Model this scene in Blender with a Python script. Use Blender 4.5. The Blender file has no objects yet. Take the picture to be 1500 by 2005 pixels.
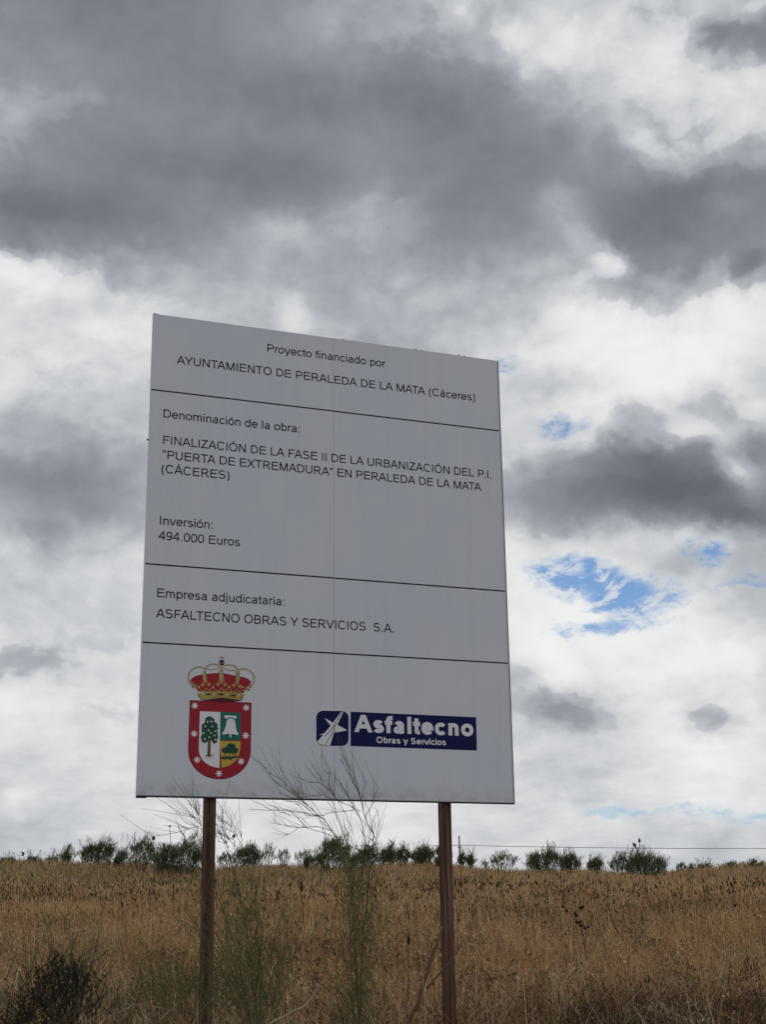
import bpy, math, random
import numpy as np
from mathutils import Vector, Matrix
R = math.radians
sc = bpy.context.scene
COL = sc.collection

# ------------------------------------------------------------------ camera
F_PX = 2800.74                      # focal length in pixels of the 1500 x 2005 photograph
EYE = Vector((0, 0, 1.65))
ROT = Matrix(((0.999916695857497, 0.012907414358652955, 0.0),
              (0.0036181644240919626, -0.28029339691739363, -0.9599075583256487),
              (-0.012389924601311978, 0.9598275940496203, -0.28031674846375365)))
cd = bpy.data.cameras.new('camera')
cam = bpy.data.objects.new('camera', cd)
COL.objects.link(cam)
cam.matrix_world = Matrix.Translation(EYE) @ ROT.to_4x4()
cd.sensor_fit = 'VERTICAL'
cd.sensor_height = 24.0
cd.lens = 24.0 * F_PX / 2005.0
cd.clip_start = 0.1
cd.clip_end = 20000
sc.camera = cam

# ------------------------------------------------------------------ colour management
sc.view_settings.view_transform = 'Standard'
sc.view_settings.look = 'None'
sc.view_settings.gamma = 1
sc.view_settings.use_curve_mapping = False
sc.view_settings.exposure = 0.0
sc.cycles.max_bounces = 3
sc.cycles.diffuse_bounces = 2

def ray(px, py):
    """direction through a pixel of the photograph"""
    d = ROT @ Vector((px - 750.0, -(py - 1002.5), -F_PX))
    return d.normalized()

def at(px, py, Y):
    """point on that ray at ground distance Y in front of the camera"""
    d = ray(px, py)
    return EYE + d * (Y / d.y)

def azel(px, py):
    d = ray(px, py)
    return math.atan2(d.x, d.y), math.asin(d.z)

# ------------------------------------------------------------------ sun
SUN_EL, SUN_AZ = R(50), R(-12)
sd = bpy.data.lights.new('sun', 'SUN')
sd.energy = 0.9
sd.angle = R(14)
sd.color = (1.0, 0.95, 0.88)
sun = bpy.data.objects.new('sun', sd)
COL.objects.link(sun)
sdir = Vector((math.sin(SUN_AZ) * math.cos(SUN_EL), math.cos(SUN_AZ) * math.cos(SUN_EL), math.sin(SUN_EL)))
sun.rotation_euler = sdir.to_track_quat('Z', 'Y').to_euler()
sun.location = (0, 0, 30)

# ------------------------------------------------------------------ sky
world = bpy.data.worlds.new('World')
sc.world = world
world.use_nodes = True
nt = world.node_tree
nt.nodes.clear()

class NT:
    """small helper for chaining nodes"""
    def __init__(s, nt): s.nt = nt
    def put(s, sock, v):
        if isinstance(v, bpy.types.NodeSocket): s.nt.links.new(v, sock)
        else: sock.default_value = v
    def math(s, op, a, b=None, c=None, clamp=False):
        n = s.nt.nodes.new('ShaderNodeMath'); n.operation = op; n.use_clamp = clamp
        s.put(n.inputs[0], a)
        if b is not None: s.put(n.inputs[1], b)
        if c is not None: s.put(n.inputs[2], c)
        return n.outputs[0]
    def vmath(s, op, a, b=None, scale=None):
        n = s.nt.nodes.new('ShaderNodeVectorMath'); n.operation = op
        s.put(n.inputs[0], a)
        if b is not None: s.put(n.inputs[1], b)
        if scale is not None: s.put(n.inputs['Scale'], scale)
        return n.outputs['Value'] if op in ('LENGTH', 'DOT_PRODUCT') else n.outputs[0]
    def noise(s, vec, scale, detail=4, rough=0.5, dist=0.0, color=False):
        n = s.nt.nodes.new('ShaderNodeTexNoise')
        if vec is not None: s.put(n.inputs['Vector'], vec)
        n.inputs['Scale'].default_value = scale; n.inputs['Detail'].default_value = detail
        n.inputs['Roughness'].default_value = rough; n.inputs['Distortion'].default_value = dist
        return n.outputs['Color' if color else 'Fac']
    def mapr(s, v, a, b, c=0.0, d=1.0, smooth=True):
        n = s.nt.nodes.new('ShaderNodeMapRange'); n.interpolation_type = 'SMOOTHSTEP' if smooth else 'LINEAR'
        s.put(n.inputs[0], v)
        for i, x in enumerate((a, b, c, d)): n.inputs[i + 1].default_value = x
        return n.outputs[0]
    def mix(s, f, a, b):
        n = s.nt.nodes.new('ShaderNodeMix'); n.data_type = 'RGBA'
        s.put(n.inputs[0], f); s.put(n.inputs[6], a); s.put(n.inputs[7], b)
        return n.outputs[2]
    def ramp(s, v, stops):
        n = s.nt.nodes.new('ShaderNodeValToRGB'); s.put(n.inputs[0], v)
        e = n.color_ramp.elements
        while len(e) < len(stops): e.new(0.5)
        for k, (p, c) in enumerate(stops): e[k].position = p; e[k].color = (*c, 1)
        return n.outputs[0]

def build_sky():
    g = NT(nt)
    N = nt.nodes
    tc = N.new('ShaderNodeTexCoord').outputs['Generated']
    sp = N.new('ShaderNodeSeparateXYZ'); nt.links.new(tc, sp.inputs[0])
    az = g.math('ARCTAN2', sp.outputs[0], sp.outputs[1])
    el = g.math('ARCSINE', sp.outputs[2])
    cb = N.new('ShaderNodeCombineXYZ'); nt.links.new(az, cb.inputs[0]); nt.links.new(el, cb.inputs[1])
    q = cb.outputs[0]
    # wind-torn outlines: the cloud field is looked up through two scales of turbulence
    def warp(v, scale, amt, det):
        c = g.noise(v, scale, det, 0.55, 0, True)
        return g.vmath('ADD', v, g.vmath('SCALE', g.vmath('SUBTRACT', c, (0.5, 0.5, 0.5)), scale=amt))
    qa = warp(q, 11.0, 0.030, 2)
    qw = warp(warp(qa, 30.0, 0.020, 3), 80.0, 0.014, 6)
    def blob(acc, px, py, rx, ry, amp, rot=0, vec=None):
        a, e = azel(px, py)
        m = N.new('ShaderNodeMapping'); m.vector_type = 'TEXTURE'
        nt.links.new(vec or qw, m.inputs['Vector'])
        m.inputs['Location'].default_value = (a, e, 0)
        m.inputs['Rotation'].default_value = (0, 0, R(-rot))
        m.inputs['Scale'].default_value = (rx / F_PX, ry / F_PX, 1)
        gr = N.new('ShaderNodeTexGradient'); gr.gradient_type = 'SPHERICAL'
        nt.links.new(m.outputs[0], gr.inputs[0])
        return g.math('MULTIPLY_ADD', g.mapr(gr.outputs['Fac'], 0.0, 1.0), amp, acc)
    # brightness of the cloud deck (display value)
    b = g.math('ADD', 0.74, 0.0)
    for t in SKY_BLOBS:
        b = blob(b, *t)
    qs = g.vmath('MULTIPLY', q, (1.0, 1.5, 1.0))
    qsw = warp(qs, 14.0, 0.03, 3)
    f1 = g.noise(qsw, 15.0, 6, 0.52)
    f2 = g.noise(qsw, 44.0, 6, 0.58)
    amp = g.mapr(b, 0.48, 0.78, 0.45, 1.0)
    det = g.math('MULTIPLY_ADD', g.math('SUBTRACT', f2, 0.5), 0.14, g.math('MULTIPLY', g.math('SUBTRACT', f1, 0.5), 0.17))
    # thin streaks low in the sky
    ql = g.vmath('MULTIPLY', qa, (1.0, 5.0, 1.0))
    f3 = g.noise(ql, 12.0, 6, 0.58)
    low = g.mapr(el, R(4), R(12), 1.0, 0.0)
    det = g.math('MULTIPLY_ADD', g.math('MULTIPLY', g.math('SUBTRACT', f3, 0.5), low), 0.26, det)
    # rounded billows with darker creases where the cloud is thin or sunlit
    fb = g.noise(qsw, 19.0, 3, 0.5)
    bil = g.math('ABSOLUTE', g.math('SUBTRACT', fb, 0.5))
    mid = g.math('MULTIPLY', g.math('MULTIPLY', g.mapr(b, 0.50, 0.62), g.mapr(b, 0.94, 0.80)), g.mapr(el, R(4), R(12)))
    det = g.math('MULTIPLY_ADD', g.math('MULTIPLY', g.math('SUBTRACT', bil, 0.09), mid), 0.30, det)
    # crisp, billowing outlines where a thick cloud stands against a thinner one; other borders stay soft
    crisp = g.math('MULTIPLY', g.mapr(g.noise(q, 5.0, 1, 0.5), 0.40, 0.56), g.mapr(el, R(3), R(9)))
    crisp = g.math('MINIMUM', blob(crisp, 1330, 850, 380, 260, 1.3, 0), 1.0)
    edge = g.math('ADD', g.math('MULTIPLY_ADD', g.math('SUBTRACT', fb, 0.5), 0.34, b), g.math('MULTIPLY', g.math('SUBTRACT', f2, 0.5), 0.12))
    st = g.math('ADD', g.mapr(edge, 0.725, 0.765), g.mapr(edge, 0.600, 0.650))
    det = g.math('MULTIPLY_ADD', g.math('MULTIPLY', g.math('SUBTRACT', st, 0.85), crisp), 0.066, det)
    b = g.math('MULTIPLY_ADD', det, amp, b)
    b = g.math('ADD', b, g.math('MULTIPLY', g.math('MAXIMUM', g.math('SUBTRACT', b, 0.86), 0.0), 0.35))
    b = g.math('ADD', b, g.mapr(b, 0.44, 0.66, 0.030, 0.004))
    over = g.math('MAXIMUM', g.math('SUBTRACT', b, 0.82), 0.0)          # soft shoulder keeps detail in the bright cloud
    b = g.math('ADD', g.math('MINIMUM', g.math('MAXIMUM', b, 0.42), 0.82), g.math('MULTIPLY', g.math('SUBTRACT', 1.0, g.math('EXPONENT', g.math('MULTIPLY', over, -6.5))), 0.155))
    lin = g.math('POWER', b, 2.25)
    tint = g.ramp(b, [(0.36, (0.92, 0.965, 1.13)), (0.60, (0.925, 0.97, 1.10)), (0.80, (0.965, 0.995, 1.035)), (0.94, (1, 1, 0.99))])
    cl = g.vmath('SCALE', tint, scale=g.math('MULTIPLY', lin, 10.0))
    sky = N.new('ShaderNodeTexSky'); sky.sky_type = 'NISHITA'; sky.sun_disc = False
    sky.sun_elevation = SUN_EL; sky.sun_rotation = SUN_AZ
    sky.air_density = 1.0; sky.dust_density = 0.3; sky.ozone_density = 3.0
    # holes in the deck through which the blue sky shows
    h = g.math('ADD', 0.0, 0.0)
    for t in GAP_BLOBS:
        h = blob(h, *t)
    fg = g.noise(g.vmath('MULTIPLY', warp(qa, 60.0, 0.01, 3), (1.0, 2.3, 1.0)), 34.0, 7, 0.68)
    h = g.math('MULTIPLY_ADD', g.math('SUBTRACT', fg, 0.5), 1.7, h)
    wisp = g.noise(g.vmath('MULTIPLY', warp(qa, 45.0, 0.014, 3), (1.0, 2.0, 1.0)), 60.0, 5, 0.62)
    gap = g.math('MULTIPLY', g.mapr(h, 0.30, 1.05, 0.0, 0.95), g.mapr(wisp, 0.45, 0.62, 1.0, 0.30))
    colr = g.mix(gap, cl, g.vmath('MULTIPLY', sky.outputs[0], (0.50, 0.66, 0.80)))
    bg = N.new('ShaderNodeBackground'); bg.inputs['Strength'].default_value = 0.1
    nt.links.new(colr, bg.inputs['Color'])
    out = N.new('ShaderNodeOutputWorld'); nt.links.new(bg.outputs[0], out.inputs[0])
    world.cycles.sampling_method = 'MANUAL'; world.cycles.sample_map_resolution = 1024

# centre x, y, radius x, y (photograph pixels, turned into sky directions), change of brightness, tilt
SKY_BLOBS = [
    (500, 300, 900, 350, -0.186), (1300, 950, 500, 120, -0.331), (1330, 670, 500, 120, 0.200), (700, 1600, 900, 350, 0.140), (1320, 400, 600, 260, -0.270), (1200, 1200, 330, 250, 0.171),
    (100, 940, 330, 150, -0.221), (1460, 1012, 180, 60, -0.211), (200, -100, 900, 350, -0.279), (1420, 1500, 330, 250, 0.146), (40, 430, 500, 120, -0.228), (1100, 70, 200, 120, 0.124),
    (1100, 1395, 180, 60, -0.175), (950, 280, 330, 250, -0.133), (200, 650, 600, 260, 0.057), (1490, 80, 180, 60, -0.218), (1440, 905, 75, 55, 0.208), (1480, 240, 500, 120, 0.163),
    (1120, 530, 200, 120, 0.093), (130, 1300, 900, 350, 0.040), (1400, 1420, 75, 55, -0.193), (1150, 770, 500, 120, 0.129), (1260, 880, 180, 60, -0.131), (1480, 1280, 180, 60, 0.114),
    (1480, 520, 75, 55, -0.156), (1400, 60, 75, 55, -0.175), (1270, 1010, 180, 60, -0.087), (1100, 410, 110, 80, 0.157), (720, 180, 500, 120, -0.121), (1430, 570, 110, 80, 0.144),
    (40, 1300, 180, 60, -0.114), (900, 1100, 330, 250, 0.095), (1480, 940, 75, 55, 0.126), (230, 540, 75, 55, -0.109), (900, 460, 200, 120, -0.082), (1330, 1120, 75, 55, -0.104),
    (30, 1560, 75, 55, 0.105), (200, 330, 500, 120, -0.096), (20, 880, 180, 60, 0.094), (570, 630, 75, 55, 0.132), (1475, 860, 75, 55, -0.096), (1200, 510, 75, 55, 0.150),
    (1150, 610, 180, 60, 0.103), (1400, 1630, 75, 55, -0.082), (1150, 470, 75, 55, 0.115), (550, 450, 180, 60, 0.082), (1250, 270, 75, 55, 0.118), (1320, 310, 75, 55, 0.100),
    (250, 1100, 200, 120, 0.076), (30, 1390, 200, 120, 0.073), (1200, 120, 500, 120, 0.072), (30, 540, 180, 60, 0.115), (30, 1090, 75, 55, 0.083), (1250, 815, 75, 55, -0.107),
    (700, 405, 110, 80, 0.071), (80, 1045, 75, 55, -0.080), (1490, 780, 75, 55, 0.044), (1000, 60, 75, 55, 0.078), (1490, 1080, 110, 80, -0.060), (1340, 1052, 180, 60, 0.047),
    (1360, 768, 75, 55, -0.077), (1100, 740, 180, 60, -0.131), (1060, 1260, 110, 80, 0.067), (200, 650, 180, 60, 0.071), (1300, 1310, 180, 60, 0.061), (1200, 290, 75, 55, -0.069),
    (480, 1640, 75, 55, 0.050), (270, 870, 75, 55, -0.062), (1300, 778, 75, 55, -0.074), (1420, 800, 75, 55, -0.067), (700, 700, 330, 250, -0.071), (1400, 850, 75, 55, 0.054),
    (560, 340, 200, 120, -0.070), (1420, 400, 75, 55, 0.066), (1100, 1310, 75, 55, 0.069), (1020, 1350, 180, 60, -0.052), (1050, 680, 200, 120, 0.054), (400, 530, 110, 80, -0.056),
    (1020, 870, 110, 80, 0.050), (30, 500, 75, 55, -0.069), (1050, 1530, 180, 60, -0.044), (1100, 270, 75, 55, -0.057), (900, 20, 75, 55, 0.080), (830, 40, 200, 120, -0.051),
]
GAP_BLOBS = [
    (1110, 1110, 150, 70, 1.1, 8), (1240, 1168, 150, 52, 1.2, 0), (1385, 1090, 90, 55, 1.05, 0), (1180, 1140, 200, 70, 0.35, 0),
    (1470, 1150, 150, 34, 0.72, 0), (1100, 825, 130, 45, 0.75, 10), (1000, 725, 70, 50, 0.65, 0),
    (1190, 1582, 220, 24, 0.66, 0), (1480, 1596, 130, 26, 0.70, 0), (1370, 1582, 150, 18, 0.65, 0), (1120, 1232, 160, 40, 0.55, 0), (1250, 1215, 180, 35, 0.65, 0),
    (1380, 1488, 90, 14, 0.4, 0), (1160, 1545, 180, 16, 0.4, 0), (1330, 230, 100, 50, 0.25, 20),
]
build_sky()

# ------------------------------------------------------------------ helpers
rnd = random.Random(11)
nrg = np.random.default_rng(7)

def tag(o, label=None, cat=None, group=None, kind=None):
    if label: o['label'] = label
    if cat: o['category'] = cat
    if group: o['group'] = group
    if kind: o['kind'] = kind
    return o

def empty(name, loc, rz=0.0):
    o = bpy.data.objects.new(name, None); COL.objects.link(o)
    o.location = loc; o.rotation_euler = (0, 0, rz); o.empty_display_size = 0.2
    return o

class MB:
    """collects vertices, faces and vertex colours; build() links them as one mesh object"""
    def __init__(s): s.v = []; s.f = []; s.c = []
    def add(s, vs, fs, c=(1, 1, 1)):
        o = len(s.v); s.v += [tuple(v) for v in vs]; s.f += [tuple(i + o for i in f) for f in fs]; s.c += [c] * len(vs)
    def box(s, x0, x1, y0, y1, z0, z1, c=(1, 1, 1)):
        vs = [(x, y, z) for x in (x0, x1) for y in (y0, y1) for z in (z0, z1)]
        s.add(vs, [(0, 1, 3, 2), (4, 6, 7, 5), (0, 4, 5, 1), (2, 3, 7, 6), (0, 2, 6, 4), (1, 5, 7, 3)], c)
    def tube(s, pts, r0, r1=None, n=4, c=(1, 1, 1), cap=True):
        pts = [Vector(p) for p in pts]; r1 = r0 if r1 is None else r1
        m = len(pts); vs = []; fs = []
        for i, p in enumerate(pts):
            t = (pts[min(i + 1, m - 1)] - pts[max(i - 1, 0)]).normalized()
            a = t.cross(Vector((0.3, 1, 0.1))).normalized(); b = t.cross(a)
            r = r0 + (r1 - r0) * i / (m - 1)
            for k in range(n):
                th = 2 * math.pi * k / n
                vs.append(p + a * (r * math.cos(th)) + b * (r * math.sin(th)))
        for i in range(m - 1):
            for k in range(n):
                k2 = (k + 1) % n
                fs.append((i * n + k, i * n + k2, (i + 1) * n + k2, (i + 1) * n + k))
        if cap: fs += [tuple(range(n))[::-1], tuple(range((m - 1) * n, m * n))]
        s.add(vs, fs, c)
    def lens(s, p, d, L, w, c=(1, 1, 1), n=5, prof=((0, 0.15), (0.3, 1), (0.7, 0.8), (1, 0.05))):
        """a small spindle along d (seed heads, buds, bodies)"""
        p = Vector(p); d = Vector(d).normalized()
        a = d.cross(Vector((0.31, 0.9, 0.2))).normalized(); b = d.cross(a); vs = []; fs = []
        for t, r in prof:
            for k in range(n):
                th = 2 * math.pi * k / n
                vs.append(p + d * (L * t) + (a * math.cos(th) + b * math.sin(th)) * (w * r))
        m = len(prof)
        for i in range(m - 1):
            for k in range(n):
                k2 = (k + 1) % n
                fs.append((i * n + k, i * n + k2, (i + 1) * n + k2, (i + 1) * n + k))
        fs += [tuple(range(n))[::-1], tuple(range((m - 1) * n, m * n))]
        s.add(vs, fs, c)
    def build(s, name, mat, parent=None, smooth=False):
        me = bpy.data.meshes.new(name); me.from_pydata(s.v, [], s.f); me.update()
        at_ = me.color_attributes.new('tint', 'FLOAT_COLOR', 'POINT')
        at_.data.foreach_set('color', np.array([(*c, 1) for c in s.c], dtype=np.float32).ravel())
        if smooth: me.polygons.foreach_set('use_smooth', [True] * len(me.polygons))
        me.materials.append(mat)
        o = bpy.data.objects.new(name, me); COL.objects.link(o); o.parent = parent
        return o

def raw_mesh(name, verts, tris, cols, mat):
    me = bpy.data.meshes.new(name)
    nv, nf = len(verts), len(tris)
    me.vertices.add(nv); me.vertices.foreach_set('co', verts.astype(np.float32).ravel())
    me.loops.add(nf * 3); me.loops.foreach_set('vertex_index', tris.astype(np.int32).ravel())
    me.polygons.add(nf); me.polygons.foreach_set('loop_start', np.arange(0, nf * 3, 3, dtype=np.int32))
    me.update(calc_edges=True)
    a = me.color_attributes.new('tint', 'FLOAT_COLOR', 'POINT')
    a.data.foreach_set('color', np.concatenate([cols, np.ones((nv, 1))], 1).astype(np.float32).ravel())
    me.materials.append(mat)
    o = bpy.data.objects.new(name, me); COL.objects.link(o)
    return o

def material(name, build):
    m = bpy.data.materials.new(name); m.use_nodes = True
    g = NT(m.node_tree); p = m.node_tree.nodes['Principled BSDF']
    build(g, p, m.node_tree)
    return m

def plain(name, col, rough=0.55, spec=0.3, var=0.08):
    def b(g, p, t):
        tc = t.nodes.new('ShaderNodeTexCoord').outputs['Object']
        n = g.noise(tc, 9, 4, 0.6)
        f = g.mapr(n, 0.3, 0.7, 1 - var, 1 + var, False)
        g.put(p.inputs['Base Color'], g.vmath('SCALE', (*col,), scale=f))
        p.inputs['Roughness'].default_value = rough; p.inputs['Specular IOR Level'].default_value = spec
    return material(name, b)

def veg(name, trans=0.35, rough=0.7):
    """plant surface: tint attribute, matt front, some light through the blade"""
    def b(g, p, t):
        a = t.nodes.new('ShaderNodeVertexColor'); a.layer_name = 'tint'
        t.links.new(a.outputs[0], p.inputs['Base Color'])
        p.inputs['Roughness'].default_value = rough; p.inputs['Specular IOR Level'].default_value = 0.15
        if trans:
            tr = t.nodes.new('ShaderNodeBsdfTranslucent'); t.links.new(a.outputs[0], tr.inputs[0])
            mx = t.nodes.new('ShaderNodeMixShader'); mx.inputs[0].default_value = trans
            t.links.new(p.outputs[0], mx.inputs[1]); t.links.new(tr.outputs[0], mx.inputs[2])
            t.links.new(mx.outputs[0], t.nodes['Material Output'].inputs[0])
    return material(name, b)

M_VEG = veg('foliage', 0.3)
M_GRASS = veg('dry_grass', 0.35)
M_WOOD = veg('bark', 0.0, 0.85)

# ------------------------------------------------------------------ ground
PROF = np.array([(-4000, -2), (-60, -0.3), (0, 0.0), (4, 0.05), (8, 0.45), (11, 0.70), (16, 0.95), (22, 1.33), (30, 1.84), (38, 2.30),
                 (46, 2.62), (60, 3.58), (72, 4.42), (80, 4.62), (130, 4.6), (5000, 4.6)])
TILT = np.array([(-0.6, 0.004), (-0.26, 0.0065), (-0.1, 0.002), (0.0, 0.0008), (0.15, -0.0048), (0.25, -0.0026), (0.6, 0.0)])
def ground_z(x, y):
    x = np.asarray(x, float); y = np.asarray(y, float)
    z = np.interp(y, PROF[:, 0], PROF[:, 1])
    w = np.clip((y - 26) / 26, 0, 1); w = w * w * (3 - 2 * w)
    fade = np.clip((900 - y) / 600, 0, 1)
    z = z + w * fade * np.minimum(y, 100) * np.interp(x / np.maximum(y, 1), TILT[:, 0], TILT[:, 1])
    z = z + 0.05 * np.sin(x * 0.9 + 1.3 * np.sin(y * 0.5)) * np.clip(y / 10, 0, 1) + 0.04 * np.sin(y * 1.1 + x * 0.4) * np.clip(y / 10, 0, 1)
    z = z + np.clip((y - 48) / 16, 0, 1) * np.clip((400 - y) / 200, 0, 1) * (0.09 * np.sin(x * .33 + 1.2) + 0.07 * np.sin(x * .81 + .4 * np.sin(y * .3)))
    return z
def gz(x, y): return float(ground_z(x, y))

def make_ground():
    xs = np.concatenate([-np.geomspace(6000, 40, 16), np.linspace(-38, 38, 90), np.geomspace(40, 6000, 16)])
    ys = np.concatenate([[-4000, -1000, -200, -60, -20, -6], np.linspace(-2, 100, 150), np.geomspace(104, 6000, 26)])
    X, Y = np.meshgrid(xs, ys); Z = ground_z(X, Y)
    v = np.stack([X.ravel(), Y.ravel(), Z.ravel()], 1); w = len(xs)
    f = [(j * w + i, j * w + i + 1, (j + 1) * w + i + 1, (j + 1) * w + i) for j in range(len(ys) - 1) for i in range(w - 1)]
    def b(g, p, t):
        tc = t.nodes.new('ShaderNodeTexCoord').outputs['Object']
        n1 = g.noise(tc, 0.5, 6, 0.6); n2 = g.noise(tc, 9, 6, 0.65)
        c = g.mix(g.mapr(n1, 0.35, 0.65), (0.085, 0.055, 0.03, 1), (0.13, 0.088, 0.045, 1))
        c = g.mix(g.mapr(n2, 0.35, 0.7), c, (0.045, 0.03, 0.018, 1))
        t.links.new(c, p.inputs['Base Color']); p.inputs['Roughness'].default_value = 0.95
        bp = t.nodes.new('ShaderNodeBump'); bp.inputs['Strength'].default_value = 0.8; bp.inputs['Distance'].default_value = 0.05
        t.links.new(n2, bp.inputs['Height']); t.links.new(bp.outputs[0], p.inputs['Normal'])
    me = bpy.data.meshes.new('ground'); me.from_pydata(v.tolist(), [], f); me.update()
    me.materials.append(material('dry_soil', b))
    o = bpy.data.objects.new('ground', me); COL.objects.link(o); tag(o, kind='structure')
make_ground()

# ------------------------------------------------------------------ the sign
P0 = Vector((-1.79571301, 10.39227609, 2.59474937))         # lower left corner of the panel
P_RZ = R(20.927449111366812)
U_DIR = Vector((math.cos(P_RZ), math.sin(P_RZ), 0)); N_DIR = Vector((math.sin(P_RZ), -math.cos(P_RZ), 0))
PW, PH = 3.0, 3.7459
BASE_Z = gz(-0.4, 10.9) - 0.1
BASE = Vector((P0.x, P0.y, BASE_Z)); VZ = P0.z - BASE_Z
def uv(px, py):
    d = ray(px, py); t = (P0 - EYE).dot(N_DIR) / d.dot(N_DIR)
    p = EYE + d * t - P0
    return p.dot(U_DIR), p.z
sign = tag(empty('site_sign', BASE, P_RZ), 'large weathered white works notice board on two rusty steel posts in the dry grass', 'sign')

def mat_panel():
    def b(g, p, t):
        tc = t.nodes.new('ShaderNodeTexCoord').outputs['Object']
        n1 = g.noise(tc, 0.9, 5, 0.6)
        n2 = g.noise(g.vmath('MULTIPLY', tc, (14, 1, 0.7)), 1.0, 5, 0.6)      # rain streaks
        n3 = g.noise(tc, 60, 3, 0.6)
        c = g.mix(g.mapr(n1, 0.3, 0.7), (0.71, 0.76, 0.85, 1), (0.77, 0.79, 0.82, 1))
        c = g.mix(g.mapr(n2, 0.42, 0.8, 0.0, 0.2), c, (0.60, 0.59, 0.55, 1))
        c = g.mix(g.mapr(n3, 0.62, 0.8, 0.0, 0.12), c, (0.45, 0.44, 0.42, 1))
        # dirt splashed up along the foot of the board
        sp = t.nodes.new('ShaderNodeSeparateXYZ'); t.links.new(tc, sp.inputs[0])
        foot = g.math('MULTIPLY', g.mapr(sp.outputs[2], VZ, VZ + 0.16, 1.0, 0.0), g.mapr(g.noise(tc, 12, 5), 0.4, 0.65, 0.1, 0.5))
        c = g.mix(foot, c, (0.42, 0.40, 0.33, 1))
        t.links.new(c, p.inputs['Base Color']); p.inputs['Roughness'].default_value = 0.42; p.inputs['Specular IOR Level'].default_value = 0.35
        bp = t.nodes.new('ShaderNodeBump'); bp.inputs['Strength'].default_value = 0.25; bp.inputs['Distance'].default_value = 0.01
        t.links.new(g.noise(tc, 2.2, 3), bp.inputs['Height']); t.links.new(bp.outputs[0], p.inputs['Normal'])
    return material('sign_sheet', b)
def mat_rust():
    def b(g, p, t):
        tc = t.nodes.new('ShaderNodeTexCoord').outputs['Object']
        n1 = g.noise(g.vmath('MULTIPLY', tc, (40, 40, 1.2)), 1.0, 6, 0.65)
        n2 = g.noise(tc, 14, 6, 0.65)
        c = g.ramp(n1, [(0.3, (0.03, 0.018, 0.014)), (0.45, (0.085, 0.043, 0.03)), (0.57, (0.165, 0.09, 0.06)), (0.75, (0.27, 0.20, 0.155))])
        c = g.mix(g.mapr(n2, 0.5, 0.75, 0, 0.6), c, (0.15, 0.062, 0.033, 1))
        t.links.new(c, p.inputs['Base Color']); p.inputs['Roughness'].default_value = 0.85; p.inputs['Specular IOR Level'].default_value = 0.2
        bp = t.nodes.new('ShaderNodeBump'); bp.inputs['Strength'].default_value = 0.5; bp.inputs['Distance'].default_value = 0.004
        t.links.new(n2, bp.inputs['Height']); t.links.new(bp.outputs[0], p.inputs['Normal'])
    return material('rusty_steel', b)
M_PANEL = mat_panel(); M_RUST = mat_rust()
M_INK = plain('black_ink', (0.012, 0.013, 0.02), 0.6, 0.2)
M_TRIM = plain('dark_edge', (0.03, 0.03, 0.032), 0.7, 0.2)
M_EDGE = plain('bare_edge', (0.52, 0.53, 0.55), 0.4, 0.4)
M_WHITE = plain('white_print', (0.88, 0.89, 0.92), 0.5, 0.3, 0.03)
M_NAVY = plain('navy_print', (0.010, 0.012, 0.085), 0.6, 0.15)
M_RED = plain('red_print', (0.40, 0.012, 0.03), 0.5, 0.3)
M_DKRED = plain('dark_red_print', (0.10, 0.006, 0.012), 0.5, 0.3)
M_GOLD = plain('gold_print', (0.46, 0.33, 0.08), 0.5, 0.3, 0.2)
M_PALEGOLD = plain('pale_gold_print', (0.46, 0.36, 0.15), 0.5, 0.3, 0.2)
M_PEARL = plain('pearl_print', (0.80, 0.76, 0.66), 0.5, 0.3)
M_GREEN = plain('green_print', (0.01, 0.17, 0.115), 0.5, 0.3)
M_DKGREEN = plain('dark_green_print', (0.012, 0.075, 0.05), 0.5, 0.3, 0.3)
M_YELLOW = plain('yellow_print', (0.62, 0.45, 0.06), 0.5, 0.3)
M_BROWN = plain('brown_print', (0.16, 0.07, 0.05), 0.5, 0.3)

def face(mb, poly, layer, c=(1, 1, 1)):
    """flat print on the panel: a polygon in panel metres, `layer` half-millimetres proud of the sheet"""
    y = -0.0005 * layer
    a = sum(poly[i][0] * poly[(i + 1) % len(poly)][1] - poly[(i + 1) % len(poly)][0] * poly[i][1] for i in range(len(poly)))
    pts = poly if a > 0 else poly[::-1]
    mb.add([(u, y, v + VZ) for u, v in pts], [tuple(range(len(pts)))], c)

def sheet(u0, u1):
    m = MB(); m.box(u0, u1, 0, 0.022, VZ, VZ + PH); o = m.build('panel_sheet', M_PANEL, sign)
    return o
sheet(0, 1.502); sheet(1.5042, PW)
m = MB(); m.box(1.46, 1.55, 0.0222, 0.032, VZ + 0.01, VZ + PH - 0.02); m.build('joint_strip', M_RUST, sign)
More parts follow.
